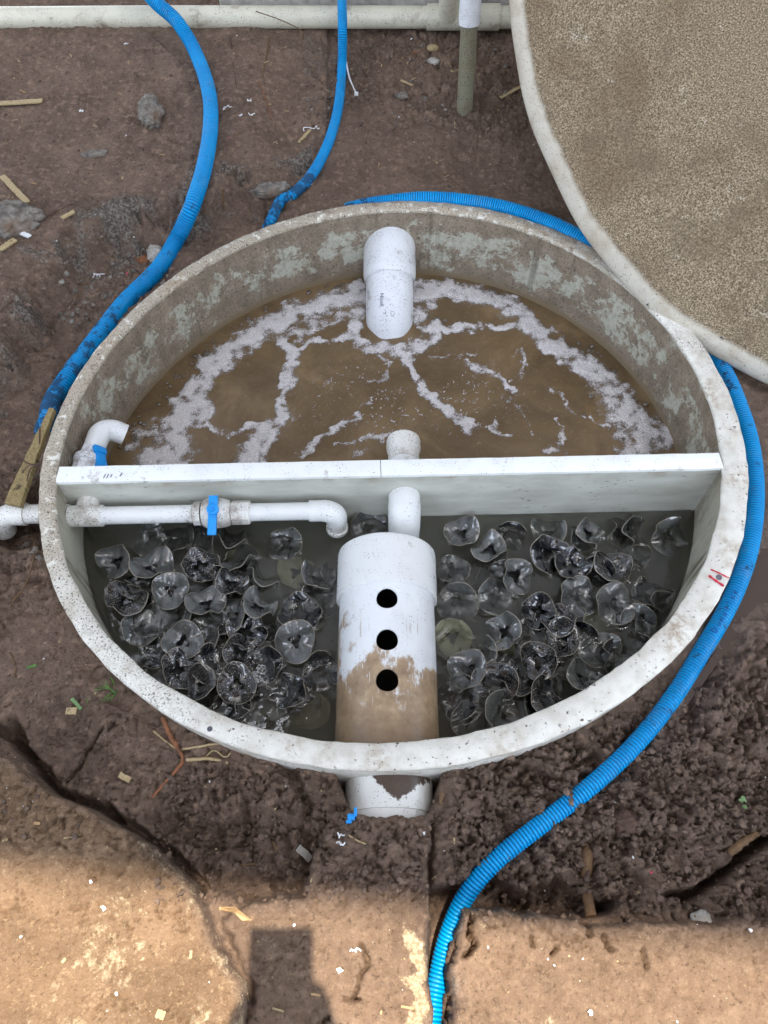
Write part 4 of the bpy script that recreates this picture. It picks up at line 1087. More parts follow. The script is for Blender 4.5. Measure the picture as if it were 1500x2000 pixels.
# ------------------------------------------------------------------ overflow pipe through the partition, centre
oy = part_y(0.0); oc = PY(790, 960, oy)
ov = empty('overflow_pipe', (oc.x, oy, -0.070), 'short white overflow pipe through the middle of the partition with a socket behind', 'pipe')
b = MB(); b.lathe((0, -0.004, 0), (0, 1, 0), [(0, .0235), (0, .0270), (0.135, .0270), (0.135, .0235)], 40); b.build('pipe_length', M['pvc'], ov)
b = MB(); b.lathe((0, 0.098, 0), (0, 1, 0), [(-0.022, .0272), (-0.022, .0285), (0.0, .0290), (0.003, .0315), (0.013, .0322), (0.020, .0312), (0.024, .0322), (0.030, .0305), (0.030, .0240), (-.01, .0235)], 40); b.build('socket', M['pvc_dirty'], ov)
b = MB(); pts = []
for k in range(9):
    t_ = k / 8 * PI / 2; pts.append((0, -0.006 - 0.034 * math.sin(t_), -0.034 * (1 - math.cos(t_))))
pts = [(0, 0.001, 0)] + pts + [(0, -0.040, -0.075)]
b.tube(pts, [.0285] * 3 + [.0292] * 7 + [.0285], 36); b.build('elbow', M['pvc'], ov)

# ------------------------------------------------------------------ valve line along the partition
ly = part_y(-0.2) - 0.033; lz = -0.070; lr = 0.0160
def lx(px, z=lz): 
    # x of photograph column on the pipe's axis
    d = ray(px, 1003); tt = (lz - CAM[2]) / d[2]; return CAM[0] + d[0] * tt
line = empty('valve_pipe', (lx(300), ly, lz), 'white pipe with blue lever valve running along the front of the partition', 'pipe')
Lo = Vector((lx(300), ly, lz)); tilt = pdir.y / pdir.x
def L(px, dz=0, dy=0):
    xx = lx(px) - Lo.x; return Vector((xx, xx * tilt + dy, dz))
b = MB(); b.tube([L(195), L(390)], lr, 28); b.build('pipe_length', M['pvc'], line)
b = MB(); b.tube([L(485), L(612)], lr, 28); b.build('pipe_length', M['pvc'], line)
ld = Vector((1, tilt, 0)).normalized()
b = MB(); l0 = L(138); ln = (L(203) - l0).length
b.lathe(l0, ld, [(0, .0140), (0, .0195), (ln - .001, .0195), (ln, .0185), (ln, .0140)], 36)
tb = L(168); b.lathe(tb, (0, 1, 0), [(0, .0150), (0, .0195), (.034, .0195), (.034, .0150)], 36); b.build('tee', M['pvc_dirty'], line)
# ball valve: hex ends, bulged body, blue lever on the side facing up and out
vx = L(434)
b = MB()
b.lathe_n(L(378), ld, [(0, .0195), (.002, .0215), (.014, .0215), (.014, .0185)], 8, .39)
b.lathe(L(395), ld, [(0, .0180), (.002, .0225), (.008, .0265), (.022, .0275), (.036, .0265), (.048, .0235), (.052, .0200)], 36, closed=False)
b.lathe_n(L(452), ld, [(0, .0200), (.002, .0218), (.032, .0218), (.034, .0195)], 8, .39)
b.build('valve_body', M['pvc_dirty'], line, angle=30)
hd = (Vector(CAM) - (Lo + L(423))).normalized(); hn = Vector((0, -0.35, 0.94)).normalized()
hb = L(423) + hn * 0.030; hu = ld.cross(hn).normalized()  # along the lever
hu = Vector((0, 0.94, 0.35)).normalized()
b = MB(); b.lathe(L(423) + hn * .020, hn, [(0, .0001), (0, .008), (.012, .008), (.012, .0001)], 20, closed=False)
Mx = Matrix((ld, hu, hn)).transposed()
b.box(hb + hu * 0.012, (.0155, .026, .007), Mx); b.box(hb - hu * 0.022, (.0150, .046, .008), Mx)
b.lathe(hb - hn * .002, hn, [(0, .0001), (0, .0105), (.0075, .0105), (.0095, .008), (.0095, .005), (.0075, .0045), (.0075, .0001)], 24, closed=False)
lev = b.build('lever', M['blue'], line, bevel=.0012)
# elbow down
b = MB(); e0 = L(604); ex_ = L(655); pts = [e0, L(618), L(628)]
for k in range(1, 9):
    t_ = k / 8 * PI / 2; pts.append(L(628) + (ex_ - L(628)) * math.sin(t_) + Vector((0, 0, -0.024 * (1 - math.cos(t_)))))
pts.append(ex_ + Vector((0, 0, -.034)))
b.tube(pts, [.0192] * 3 + [.0200] * 8 + [.0192], 32); b.build('elbow', M['pvc'], line)
b = MB(); b.lathe(ex_ + Vector((0, 0, -.030)), (0, 0, -1), [(0, .0130), (0, .0172), (.026, .0172), (.027, .0200), (.034, .0205), (.036, .0195), (.036, .0130)], 32); b.build('spout', M['pvc_dirty'], line)
# outside continuation at the left
q0 = P(80, 1004, lz + .0); q1 = P(22, 1004, lz)
out = empty('outside_pipe', q0, 'dirty white pipe elbow outside the left of the tank under a wood stake', 'pipe')
b = MB(); b.tube([Vector((0.05, 0, 0)), q1 - q0], [.0175, .0175], 28); b.build('pipe_length', M['pvc_dirty'], out)
b = MB(); e = P(52, 1004, lz) - q0; e2 = q1 - q0
b.tube([e, e2, e2 + Vector((-.012, -.004, -.004)), e2 + Vector((-.021, -.010, -.014)), e2 + Vector((-.024, -.012, -.040))], [.0205, .0205, .0205, .0200, .0195], 28); b.build('elbow', M['pvc_dirty'], out)

# ------------------------------------------------------------------ valve behind the partition, left
vb = PY(190, 905, part_y(-.5) + PT)
bv = empty('tap_valve', (P(188, 870, -.05).x - .016, part_y(-.5) + PT, -0.062), 'white union valve with blue tap behind the left end of the partition', 'valve')
dv = Vector((0.12, 1, 0.05)).normalized()
b = MB(); b.lathe(-dv * .02, dv, [(0, .015), (0, .0175), (.045, .0175), (.045, .015)], 28)
b.lathe_n(dv * .004, dv, [(0, .026), (.044, .0265), (.048, .025)], 10, .3)
b.lathe(dv * .044, dv, [(0, .025), (.002, .0285), (.012, .0285), (.017, .0245), (.018, .0205)], 36, closed=False)
b.lathe_n(dv * .061, dv, [(0, .0212), (.001, .0218), (.016, .0218), (.017, .0205)], 8, .2); b.build('valve_body', M['pvc_specks'], bv, angle=30)
b = MB(); e0 = dv * .074; pts = [e0, e0 + dv * .014]
c0 = e0 + dv * .030
side_ = Vector((0.86, -0.10, -0.50)).normalized()
for k in range(1, 10):
    t_ = k / 9 * PI / 2; pts.append(c0 + dv * .028 * math.sin(t_) + side_ * .028 * (1 - math.cos(t_)))
pts.append(pts[-1] + side_ * .016)
b.tube(pts, [.0195] * 2 + [.0205] * 9 + [.0200], 30); b.build('elbow', M['pvc'], bv)
b = MB(); hq = Vector((0.032, .036, 0.012)); hx_ = Vector((0.8, 0.2, .55)).normalized(); hy_ = Vector((-.3, .93, .1)).normalized(); hz_ = hx_.cross(hy_).normalized(); hy_ = hz_.cross(hx_)
Mx = Matrix((hx_, hy_, hz_)).transposed()
b.lathe(hq - hx_ * .012, hx_, [(0, .0001), (0, .009), (.014, .009), (.014, .0001)], 20, closed=False)
b.box(hq + hx_ * .004 + hy_ * .006, (.008, .040, .020), Mx); b.box(hq + hx_ * .006 + hy_ * .030, (.008, .014, .026), Mx); b.build('lever', M['blue'], bv, bevel=.002)

# ------------------------------------------------------------------ big lid leaning against the wall
az, tl = R(60), R(45); up_ = Vector((math.cos(az), math.sin(az), 0)); e2 = up_ * math.cos(tl) + Vector((0, 0, math.sin(tl))); nn = -up_ * math.sin(tl) + Vector((0, 0, math.cos(tl))); e1 = e2.cross(nn)
P0 = P(1290, 605, .01)
def on_lid(px, py):
    d = Vector(ray(px, py)); t_ = (P0 - Vector(CAM)).dot(nn) / d.dot(nn); return Vector(CAM) + d * t_
LP = [on_lid(*q) for q in ((990, 0), (1000, 80), (1017, 150), (1040, 250), (1060, 310), (1100, 400), (1150, 475), (1395, 690), (1440, 725), (1500, 752))]
A_ = np.array([[2 * p.dot(e1), 2 * p.dot(e2), 1] for p in LP]); B_ = np.array([p.dot(e1) ** 2 + p.dot(e2) ** 2 for p in LP]); s_ = np.linalg.lstsq(A_, B_, rcond=None)[0]
LR = math.sqrt(s_[2] + s_[0] ** 2 + s_[1] ** 2); LC = e1 * s_[0] + e2 * s_[1] + nn * nn.dot(P0)
print('LID', LR, LC)
na = 220; prof = [(0.0, .012)] + [(LR * f, .012) for f in (.15, .3, .45, .6, .72, .82, .88, .91)] + [(LR - .060, .012), (LR - .045, .0105), (LR - .030, .0085), (LR - .018, .004), (LR - .008, -.002), (LR - .002, -.009), (LR, -.016), (LR - .003, -.022), (LR - .02, -.026), (LR - .06, -.022), (LR * .5, -.02), (0.001, -.02)]
Vl, ed = [], []
for (r, h) in prof:
    for k in range(na):
        a = 2 * PI * k / na; wv = (0.0022 * math.sin(a * 9) + .0015 * math.sin(a * 23 + 1)) * (r > LR * .93)
        Vl.append(((r + wv) * math.cos(a), (r + wv) * math.sin(a), h + .004 * (1 - (r / LR) ** 2)))
        ed.append(1.0 if h < .0 else float(sst(LR - .050, LR - .016, r)))
Ql = [(i * na + k, i * na + (k + 1) % na, (i + 1) * na + (k + 1) % na, (i + 1) * na + k) for i in range(len(prof) - 1) for k in range(na)]
lid = mesh_obj('tank_lid', Vl, Ql, M['lid'])
at = lid.data.attributes.new('edge', 'FLOAT', 'POINT'); at.data.foreach_set('value', np.array(ed, np.float32))
LCc = LC - nn * .004
lid.matrix_world = Matrix(((e1.x, e2.x, nn.x, LCc.x), (e1.y, e2.y, nn.y, LCc.y), (e1.z, e2.z, nn.z, LCc.z), (0, 0, 0, 1)))
tag(lid, 'huge round gritty brown lid with pale rim leaning behind the right of the tank', 'lid')

# ------------------------------------------------------------------ blue hoses
def hose(name, path, rad, pitch, label, sink=0.8, dirt=None, taper=1.0):
    """path rows: (px, py[, z above ground or None])"""
    pts = []
    for q in path:
        if len(q) > 2: pts.append(P(q[0], q[1], q[2]))
        else:
            p = G(q[0], q[1], rad * sink); pts.append(p)
    n_sub = 5
    cl = catmull(pts, pitch / n_sub)
    # smooth z
    zz = np.array([p.z for p in cl]); kk = int(0.03 / (pitch / n_sub)); zz = np.convolve(np.pad(zz, kk, 'edge'), np.ones(2 * kk + 1) / (2 * kk + 1), 'valid')
    cl = [Vector((p.x, p.y, z_)) for p, z_ in zip(cl, zz)]
    prof = [1.0, 1.0, 0.97, 0.86, 0.97]
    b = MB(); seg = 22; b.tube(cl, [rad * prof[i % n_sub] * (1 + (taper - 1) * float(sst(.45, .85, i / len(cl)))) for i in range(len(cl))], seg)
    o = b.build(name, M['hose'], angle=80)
    n = len(cl); fr_ = np.linspace(0, 1, n)
    dv_ = np.interp(fr_, [d_[0] for d_ in dirt], [d_[1] for d_ in dirt]) if dirt else np.zeros(n)
    at = o.data.attributes.new('along', 'FLOAT', 'POINT'); at.data.foreach_set('value', np.repeat(dv_, seg).astype(np.float32)[:len(o.data.vertices)])
    at = o.data.attributes.new('groove_shade', 'FLOAT', 'POINT'); at.data.foreach_set('value', np.repeat(np.array([[0, 0, .35, 1, .35][i % n_sub] for i in range(n)]), seg).astype(np.float32))
    tag(o, label, 'hose'); return o, cl
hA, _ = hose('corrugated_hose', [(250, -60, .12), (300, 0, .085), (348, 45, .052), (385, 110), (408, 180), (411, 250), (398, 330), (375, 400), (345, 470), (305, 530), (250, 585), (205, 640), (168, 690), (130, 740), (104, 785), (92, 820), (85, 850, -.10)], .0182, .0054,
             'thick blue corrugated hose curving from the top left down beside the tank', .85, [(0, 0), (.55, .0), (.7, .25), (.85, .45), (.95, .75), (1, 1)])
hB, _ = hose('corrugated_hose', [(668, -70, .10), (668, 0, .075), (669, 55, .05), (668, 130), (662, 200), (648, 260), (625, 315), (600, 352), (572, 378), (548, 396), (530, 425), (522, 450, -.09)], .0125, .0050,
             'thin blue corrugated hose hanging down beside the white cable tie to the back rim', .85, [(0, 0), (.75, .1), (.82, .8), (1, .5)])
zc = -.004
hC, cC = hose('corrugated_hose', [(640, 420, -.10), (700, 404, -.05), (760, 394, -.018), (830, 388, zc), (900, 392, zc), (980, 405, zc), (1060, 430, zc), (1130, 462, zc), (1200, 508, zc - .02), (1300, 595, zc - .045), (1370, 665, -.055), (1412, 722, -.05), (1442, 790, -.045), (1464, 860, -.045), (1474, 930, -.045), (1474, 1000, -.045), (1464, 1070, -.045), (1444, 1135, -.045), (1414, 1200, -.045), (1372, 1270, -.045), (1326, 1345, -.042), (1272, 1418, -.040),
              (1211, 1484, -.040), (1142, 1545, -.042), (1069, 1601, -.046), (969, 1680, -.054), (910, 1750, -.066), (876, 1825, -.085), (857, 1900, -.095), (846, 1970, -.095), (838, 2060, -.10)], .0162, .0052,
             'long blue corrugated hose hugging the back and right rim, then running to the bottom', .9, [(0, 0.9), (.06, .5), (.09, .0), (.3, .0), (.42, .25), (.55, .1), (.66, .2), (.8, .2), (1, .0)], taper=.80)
# printed name on the hose, one letter after the other
word = 'Dumaflex'
i_best = [min(range(len(cC)), key=lambda i: (proj(cC[i].x, cC[i].y, cC[i].z)[0] - x_) ** 2 + (proj(cC[i].x, cC[i].y, cC[i].z)[1] - y_) ** 2) for x_, y_ in ((1395, 1243), (1434, 1168))]
for k, ch in enumerate(word):
    i = int(i_best[0] + (i_best[1] - i_best[0]) * k / (len(word) - 1)); p = cC[i]; tdir = (cC[i - 4] - cC[i + 4]).normalized()
    vw = (Vector(CAM) - p).normalized(); vw = (vw - tdir * vw.dot(tdir)).normalized()
    text_obj('printed_letter', ch, .0125, p + vw * .0165, tdir, vw, M['hose_ink'], hC, .0003)

# ------------------------------------------------------------------ pipe along the wall and the upright pipe
wy_ = 1.405; wz = 0.012
wp = empty('wall_pipe', (0, wy_, wz), 'long cream pipe lying along the foot of the wall at the top', 'pipe')
def wx_(px): return PY(px, 40, wy_).x
b = MB(); b.tube([(wx_(-120), 0, -.004), (wx_(300), 0, 0), (wx_(840), 0, 0)], [.0275] * 3, 36); b.build('pipe_length', M['cream'], wp)
b = MB(); b.tube([(wx_(960), 0, 0), (wx_(1300), 0, 0)], .0275, 36); b.build('pipe_length', M['cream'], wp)
b = MB(); l_ = wx_(974) - wx_(833); b.lathe((wx_(833), 0, 0), (1, 0, 0), [(0, .0272), (0, .0325), (l_, .0325), (l_, .0272)], 40)
b.build('coupling', M['cream'], wp)
b = MB(); tx = wx_(873); 
b.lathe((tx, -.016, .012), (0, -.30, 1), [(0, .0210), (0.0, .0265), (.075, .0265), (.075, .0225), (.02, .022)], 36); b.build('branch', M['cream'], wp)
q0 = G(908, 205); topp = PY(917, 40, q0.y + .012)
up1 = PY(918, 2, q0.y + .022); 
st_ = empty('upright_pipe', q0, 'grimy olive upright pipe with white socket standing in soil before the wall', 'pipe')
dq = (topp - q0); dn_ = dq.normalized(); ll = dq.length
b = MB(); b.lathe(-dn_ * .06, dn_, [(0, .017), (0, .0205), (ll + .05, .0205), (ll + .05, .017)], 32); b.build('pipe_length', M['olive'], st_)
b = MB(); b.lathe(dn_ * (ll - .006), dn_, [(0, .0206), (0, .0252), (.070, .0252), (.070, .0215), (.03, .0215)], 36); b.build('socket', M['pvc_specks'], st_)

# ------------------------------------------------------------------ stones, sticks and litter
def rock(name, px, py, size, seed, label, cat, m='rock', rot=0, group=None):
    c = G(px, py); bm = bmesh.new(); bmesh.ops.create_icosphere(bm, subdivisions=5, radius=1)
    me = bpy.data.meshes.new(name)
    co = np.array([v.co[:] for v in bm.verts])
    n = fbm(co[:, 0] * 1.3 + seed, co[:, 1] * 1.3 + co[:, 2] * .9, 4, .6) * .17 + fbm(co[:, 0] * 5 + seed, co[:, 1] * 5 + co[:, 2] * 4, 4, .7) * .09
    for v, k in zip(bm.verts, n):
        v.co *= (1 + k); v.co.x *= size[0]; v.co.y *= size[1]; v.co.z *= size[2]
    for f in bm.faces: f.smooth = True
    bm.to_mesh(me); bm.free(); me.materials.append(M[m])
    o = link(bpy.data.objects.new(name, me)); o.location = c + Vector((0, 0, size[2] * .35)); o.rotation_euler = (0, 0, rot); return tag(o, label, cat, group)
rock('rock', 296, 226, (.030, .062, .026), 3, 'large grey brown stone lying between the straw strip and the thick hose', 'rock', rot=.25)
rock('rock', 25, 438, (.070, .048, .030), 8, 'mottled grey concrete lump at the left edge below the broken straw', 'rock')
rock('rock', 525, 374, (.052, .026, .016), 14, 'crusty grey concrete lump where the thin hose meets the rim', 'rock', rot=.15)
rock('rock', 278, 512, (.022, .016, .012), 22, 'small reddish stone beside the thick hose and white block', 'rock', 'root')
rock('rock', 845, 97, (.016, .012, .010), 31, 'small pale tan pebble under the coupling of the cream pipe', 'rock', 'straw')
rock('rock', 846, 122, (.017, .012, .008), 33, 'small blue grey pebble below the tan pebble near the cream pipe', 'rock', 'plinth')
rock('rock', 785, 190, (.016, .010, .010), 35, 'flat brown grey stone left of the upright pipe', 'rock')
rock('rock', 1220, 1605, (.020, .016, .012), 36, 'dark clod shaped stone right of the brown stick', 'rock', 'twig')
rock('concrete_block', 303, 498, (.018, .030, .012), 41, 'small white speckled concrete block against the thick hose', 'block', 'plinth', .2)
rock('rock', 185, 303, (.030, .012, .008), 44, 'flat grey bark coloured flake below the big stone', 'rock', rot=.2)
rock('rock', 1370, 1798, (.014, .012, .008), 47, 'smooth grey stone on the edge of the right bank', 'rock', 'plinth')

def plank(name, p, q, wid, th, m, label, cat, group=None, taper=1.0, bend=0.0, parent=None):
    p, q = Vector(p), Vector(q); d = q - p; L_ = d.length; d.normalize(); up = Vector((0, 0, 1)); sd2 = d.cross(up).normalized(); up = sd2.cross(d)
    n = 10; b = MB(); vs = []
    for i in range(n + 1):
        t_ = i / n; w_ = wid * (1 + (taper - 1) * t_) * .5; j_ = random.uniform(-.06, .06) * wid
        c = p + d * L_ * t_ + up * bend * math.sin(PI * t_) + sd2 * j_
        for (a, h) in ((-w_, 0), (w_, 0), (w_, th), (-w_, th)): vs.append(c + sd2 * a + up * h)
    fs = []
    for i in range(n):
        for k in range(4): fs.append((i * 4 + k, i * 4 + (k + 1) % 4, (i + 1) * 4 + (k + 1) % 4, (i + 1) * 4 + k))
    fs += [(0, 3, 2, 1), (n * 4, n * 4 + 1, n * 4 + 2, n * 4 + 3)]
    b.add(vs, fs); o = b.build(name, M[m], parent, smooth=False)
    return tag(o, label, cat, group)
stake = plank('wood_stake', P(30, 990, -.045), P(106, 803, -.008), .030, .012, 'wood', 'yellowish wooden stake propped against the left rim, wrapped with thin wire', 'stake', None, .30)
b = MB(); wp_ = [P(40, 895, -.02), P(55, 905, -.012), P(78, 908, -.004), P(60, 915, -.012), P(52, 940, -.02)]; b.tube(catmull(wp_, .004), .0011, 6); b.tube(catmull([P(44, 920, -.02), P(60, 908, -.006), P(76, 916, -.008), P(75, 925, -.02)], .004), .0011, 6); b.tube(catmull([P(78, 835, .0), P(77, 868, -.01)], .004), .0012, 6)
tag(b.build('wire', M['twig']), 'thin dark wire tangled round the wooden stake', 'wire')
def strip_on(px0, py0, px1, py1, wid, th, m, name, label, cat, group=None, lift=.004):
    return plank(name, G(px0, py0) + Vector((0, 0, lift)), G(px1, py1) + Vector((0, 0, lift)), wid, th, m, label, cat, group)
strip_on(-30, 208, 84, 201, .016, .003, 'straw', 'straw_strip', 'long pale straw strip at the left edge beside the big stone', 'straw')
strip_on(6, 348, 56, 400, .014, .003, 'straw', 'straw_strip', 'thick tan straw strip slanting at the left edge above the concrete lump', 'straw')
strip_on(122, 430, 147, 417, .010, .003, 'straw', 'straw_strip', 'short frayed straw chip right of the concrete lump', 'straw')
strip_on(978, 194, 1018, 172, .009, .002, 'straw', 'straw_strip', 'straight straw strip between the upright pipe and the big lid', 'straw')
strip_on(880, 143, 900, 138, .009, .002, 'straw', 'straw_strip', 'short straw strip touching the left of the upright pipe', 'straw')
strip_on(584, 282, 606, 257, .007, .002, 'straw', 'straw_strip', 'split straw strip lying beside the thin hose', 'straw')
strip_on(783, 160, 805, 170, .007, .002, 'straw', 'straw_strip', 'thin pale straw chip in crumbly soil below the cream pipe', 'straw')
strip_on(132, 1391, 152, 1391, .010, .003, 'straw', 'straw_strip', 'small blocky straw chip on soil left of the front rim', 'straw')
strip_on(582, 1656, 606, 1678, .010, .003, 'plinth', 'bark_chip', 'grey white bark chip on the middle bank', 'bark')
strip_on(236, 1515, 256, 1526, .008, .003, 'straw', 'straw_strip', 'tan wood chip in the soil above the lower left slab', 'straw')
strip_on(2, 492, 32, 472, .014, .003, 'straw', 'straw_strip', 'grey weathered straw scrap under the concrete lump at left', 'straw')
strip_on(45, 460, 60, 466, .010, .004, 'white_bit', 'plastic_chip', 'grey white plastic chip under the concrete lump', 'plastic')
strip_on(308, 1978, 324, 1984, .009, .003, 'straw', 'straw_strip', 'bright yellow chip on the sunlit slab at the bottom', 'chip')
# bent dry scrap in the sun
b = MB(); pts = [(430, 1772), (462, 1772), (468, 1778), (494, 1798), (474, 1799), (460, 1784), (430, 1778)]
top = [G(x_, y_) + Vector((0, 0, .006)) for x_, y_ in pts]; bot = [p - Vector((0, 0, .0015)) for p in top]; n = len(pts)
b.add(top + bot, [tuple(range(n)), tuple(reversed(range(n, 2 * n)))] + [(i, (i + 1) % n, n + (i + 1) % n, n + i) for i in range(n)])
tag(b.build('dry_leaf_scrap', M['tanleaf'], smooth=False), 'bent tan scrap in the sun by the edge of the lower left slab', 'leaf')
# sticks
def stick(name, path, r0, r1, m, label, cat, lift=None, group=None, kn=0.12):
    pts = [G(x_, y_, r0 * .7 if lift is None else lift) if len(q) == 2 else P(q[0], q[1], q[2]) for q in path for (x_, y_) in [q[:2]]]
    cl = catmull(pts, .004 if r0 > .002 else .006); n = len(cl); b = MB()
    b.tube([p + Vector((random.gauss(0, r0 * kn), random.gauss(0, r0 * kn), random.gauss(0, r0 * kn))) for p in cl], [(r0 + (r1 - r0) * i / max(1, n - 1)) * (1 + random.gauss(0, .06)) for i in range(n)], 10)
    return tag(b.build(name, M[m], angle=70), label, cat, group)
p0, p1 = G(1150, 1788), G(1147, 1676)
b = MB(); cl = catmull([Vector((p0.x, p0.y - .002, p0.z + .012)), Vector((p0.x, p0.y + .04, p0.z + .004)), Vector((p1.x, p1.y, p1.z + .004)), Vector((p1.x, p1.y + .02, p1.z - .01))], .003)
b.tube(cl, [.0072 * (1 + .10 * math.exp(-((i - len(cl) * .55) / 3) ** 2) + random.gauss(0, .02)) for i in range(len(cl))], 14); tag(b.build('stick', M['bark'], angle=70), 'thick brown stick poking straight out of the clods above the right bank', 'stick')
stick('stick', [(1425, 1662), (1450, 1645), (1482, 1626)], .006, .004, 'bark', 'tan brown stick lying by the deep crack at the right edge', 'stick')
stick('root', [(318, 1402), (328, 1428), (345, 1458), (357, 1485), (340, 1510), (312, 1540), (296, 1558)], .0036, .002, 'root', 'orange brown root bending down beside the front left rim', 'root')
stick('root', [(205, 1375), (240, 1388), (270, 1402), (300, 1420), (322, 1426)], .0018, .0014, 'twig', 'long dark rootlet trailing under the left front rim', 'root')
stick('root', [(300, 1428), (320, 1445), (345, 1463)], .0014, .001, 'straw', 'pale thread like rootlet crossing to the orange root', 'root')
stick('straw_stalk', [(352, 1464), (400, 1456), (428, 1452)], .0018, .0014, 'straw', 'pale straight stalk from the orange root to the rim', 'straw')
stick('straw_stalk', [(365, 1484), (410, 1482), (445, 1490)], .0028, .002, 'straw', 'brownish stalk under the rim below the pale stalk', 'straw')
stick('straw_stalk', [(400, 1480), (418, 1465), (440, 1480), (450, 1470)], .0012, .001, 'straw', 'curled dry grass wisp by the front left rim', 'straw')
stick('twig', [(76, 430), (110, 412), (142, 397)], .0026, .0018, 'twig', 'dark twig lying right of the concrete lump', 'twig')
stick('twig', [(0, 608), (15, 595), (25, 586)], .002, .0016, 'twig', 'short dark twig at the left edge above the broken shelf', 'twig')
stick('twig', [(505, 160), (518, 190), (530, 230)], .0016, .0012, 'root', 'thin reddish twig between the two upper hoses', 'twig')
stick('twig', [(290, 65), (320, 90), (360, 130)], .0016, .0012, 'twig', 'thin brown twig left of the thick hose near the wall pipe', 'twig')
stick('twig', [(450, 70), (455, 120), (462, 170)], .0018, .0014, 'twig', 'thin dry stem standing between the two hoses under the wall pipe', 'twig')
stick('twig', [(525, 75), (520, 110), (512, 150)], .003, .002, 'bark', 'pale dry stem left of the thin hose under the wall pipe', 'twig')
stick('twig', [(500, 22, .05), (550, 40, .045), (590, 62, .03), (585, 90), (570, 102)], .0014, .001, 'bark', 'curved dry tendril arching over the cream pipe left of the thin hose', 'twig')
stick('twig', [(252, 520), (268, 530), (282, 542)], .0018, .0012, 'twig', 'two pronged twig beside the thick hose above the trench', 'twig')
stick('twig', [(460, 1690), (500, 1688), (532, 1686)], .0016, .0012, 'bark', 'straight tan twig in the dark pit right of the slab', 'twig')
stick('twig', [(672, 1626), (695, 1640), (718, 1650)], .0013, .001, 'straw', 'fine straw needle on the middle bank under the outlet stub', 'twig')
stick('twig', [(125, 1637), (145, 1634), (160, 1629)], .0012, .001, 'straw', 'fine pale needle on the shaded part of the lower left slab', 'twig')
stick('twig', [(60, 1030), (68, 1075), (50, 1140), (20, 1180)], .0014, .001, 'bark', 'long reddish rootlet on the soil below the outside pipe', 'twig')
stick('twig', [(20, 1275), (30, 1300), (28, 1325)], .0014, .001, 'bark', 'small hooked tendril on soil at the far left', 'twig')
for k, (x_, y_, xx, yy) in enumerate(((812, 1540, 824, 1580), (863, 1548, 860, 1572))):
    stick('twig', [(x_, y_), ((x_ + xx) / 2, (y_ + yy) / 2 + 3), (xx, yy)], .0035, .0022, 'bark', ('forked brown twig leaning on the outlet stub', 'short orange twig right of the outlet stub')[k], 'twig', lift=.006)
# white scraps, ties and coloured bits
def curl(px, py, s, seed, label, m='white_bit', name='plastic_shaving'):
    rg = random.Random(seed); c = G(px, py, .003); b = MB(); pts = []; s *= .7
    for i in range(9):
        pts.append(c + Vector((s * (i / 8 - .5) + rg.gauss(0, s * .12), rg.gauss(0, s * .22), .002 + abs(rg.gauss(0, .003)))))
    b.tube(catmull(pts, .002), .0010, 6); tag(b.build(name, M[m]), label, 'plastic')
curl(444, 213, .030, 1, 'largest white curled plastic shaving between the two upper hoses')
curl(487, 199, .018, 2, 'small white shaving right of the largest shaving'); curl(492, 226, .024, 3, 'looped white shaving below the small shaving')
curl(470, 228, .012, 4, 'tiny white shaving crumb between two curled shavings'); curl(612, 255, .050, 5, 'long white crinkled shaving touching the thin hose')
curl(192, 540, .030, 6, 'thin white plastic thread on the trench soil left of the thick hose'); curl(247, 88, .016, 7, 'white shaving near the top left under the wall pipe')
curl(665, 1634, .012, 8, 'white crumb on the middle bank below the outlet stub'); curl(666, 1648, .014, 9, 'lower white crumb on the middle bank')
curl(693, 1856, .014, 10, 'small curved white scrap in the sun right of the phone shadow'); curl(160, 219, .012, 11, 'short white plastic rod left of the big stone')
b = MB(); b.tube(catmull([G(676, 120, .010), G(682, 150, .008), G(690, 170, .005), G(696, 182, .004)], .004), .0022, 8); p = G(696, 183, .004); b.box(p, (.010, .008, .006)); tag(b.build('cable_tie', M['white_bit']), 'white cable tie hanging beside the thin hose', 'cable tie')
def scrap(px, py, s, m, name, label, cat, seed=0):
    rg = random.Random(seed + int(px)); c = G(px, py) + Vector((0, 0, .004)); b = MB(); n = 9; s *= .6
    t_ = [c + Vector((s * (.25 + .9 * rg.random()) * math.cos(k * 2 * PI / n), s * (.25 + .9 * rg.random()) * math.sin(k * 2 * PI / n), rg.gauss(0, .001))) for k in range(n)]
    u_ = [v - Vector((0, 0, .0015)) for v in t_]
    b.add(t_ + u_, [tuple(range(n)), tuple(reversed(range(n, 2 * n)))] + [(i, (i + 1) % n, n + (i + 1) % n, n + i) for i in range(n)])
    return tag(b.build(name, M[m], smooth=False), label, cat)
scrap(663, 1896, .009, 'white_bit', 'paper_scrap', 'torn white scrap on the sunlit middle bank right of the phone shadow', 'scrap')
scrap(204, 1774, .007, 'white_bit', 'paper_scrap', 'white flake on the slab at the edge of the shade', 'scrap'); scrap(178, 1724, .005, 'white_bit', 'paper_scrap', 'small white flake on the shaded slab', 'scrap')
scrap(1152, 1978, .006, 'white_bit', 'paper_scrap', 'pale lilac flake on the sunlit right bank', 'scrap'); scrap(803, 78, .006, 'white_bit', 'plastic_chip', 'round white chip under the cream pipe left of the coupling', 'plastic')
scrap(1463, 1817, .005, 'white_bit', 'paper_scrap', 'white fleck at the right edge of the right bank', 'scrap'); scrap(828, 1628, .005, 'white_bit', 'paper_scrap', 'white flake on the bank beside the hose slot', 'scrap')
scrap(810, 106, .012, 'root', 'brick_chip', 'orange brick chip under the cream pipe', 'brick'); scrap(868, 343, .008, 'bark', 'bark_chip', 'brown bark chip on bare soil behind the back rim', 'bark')
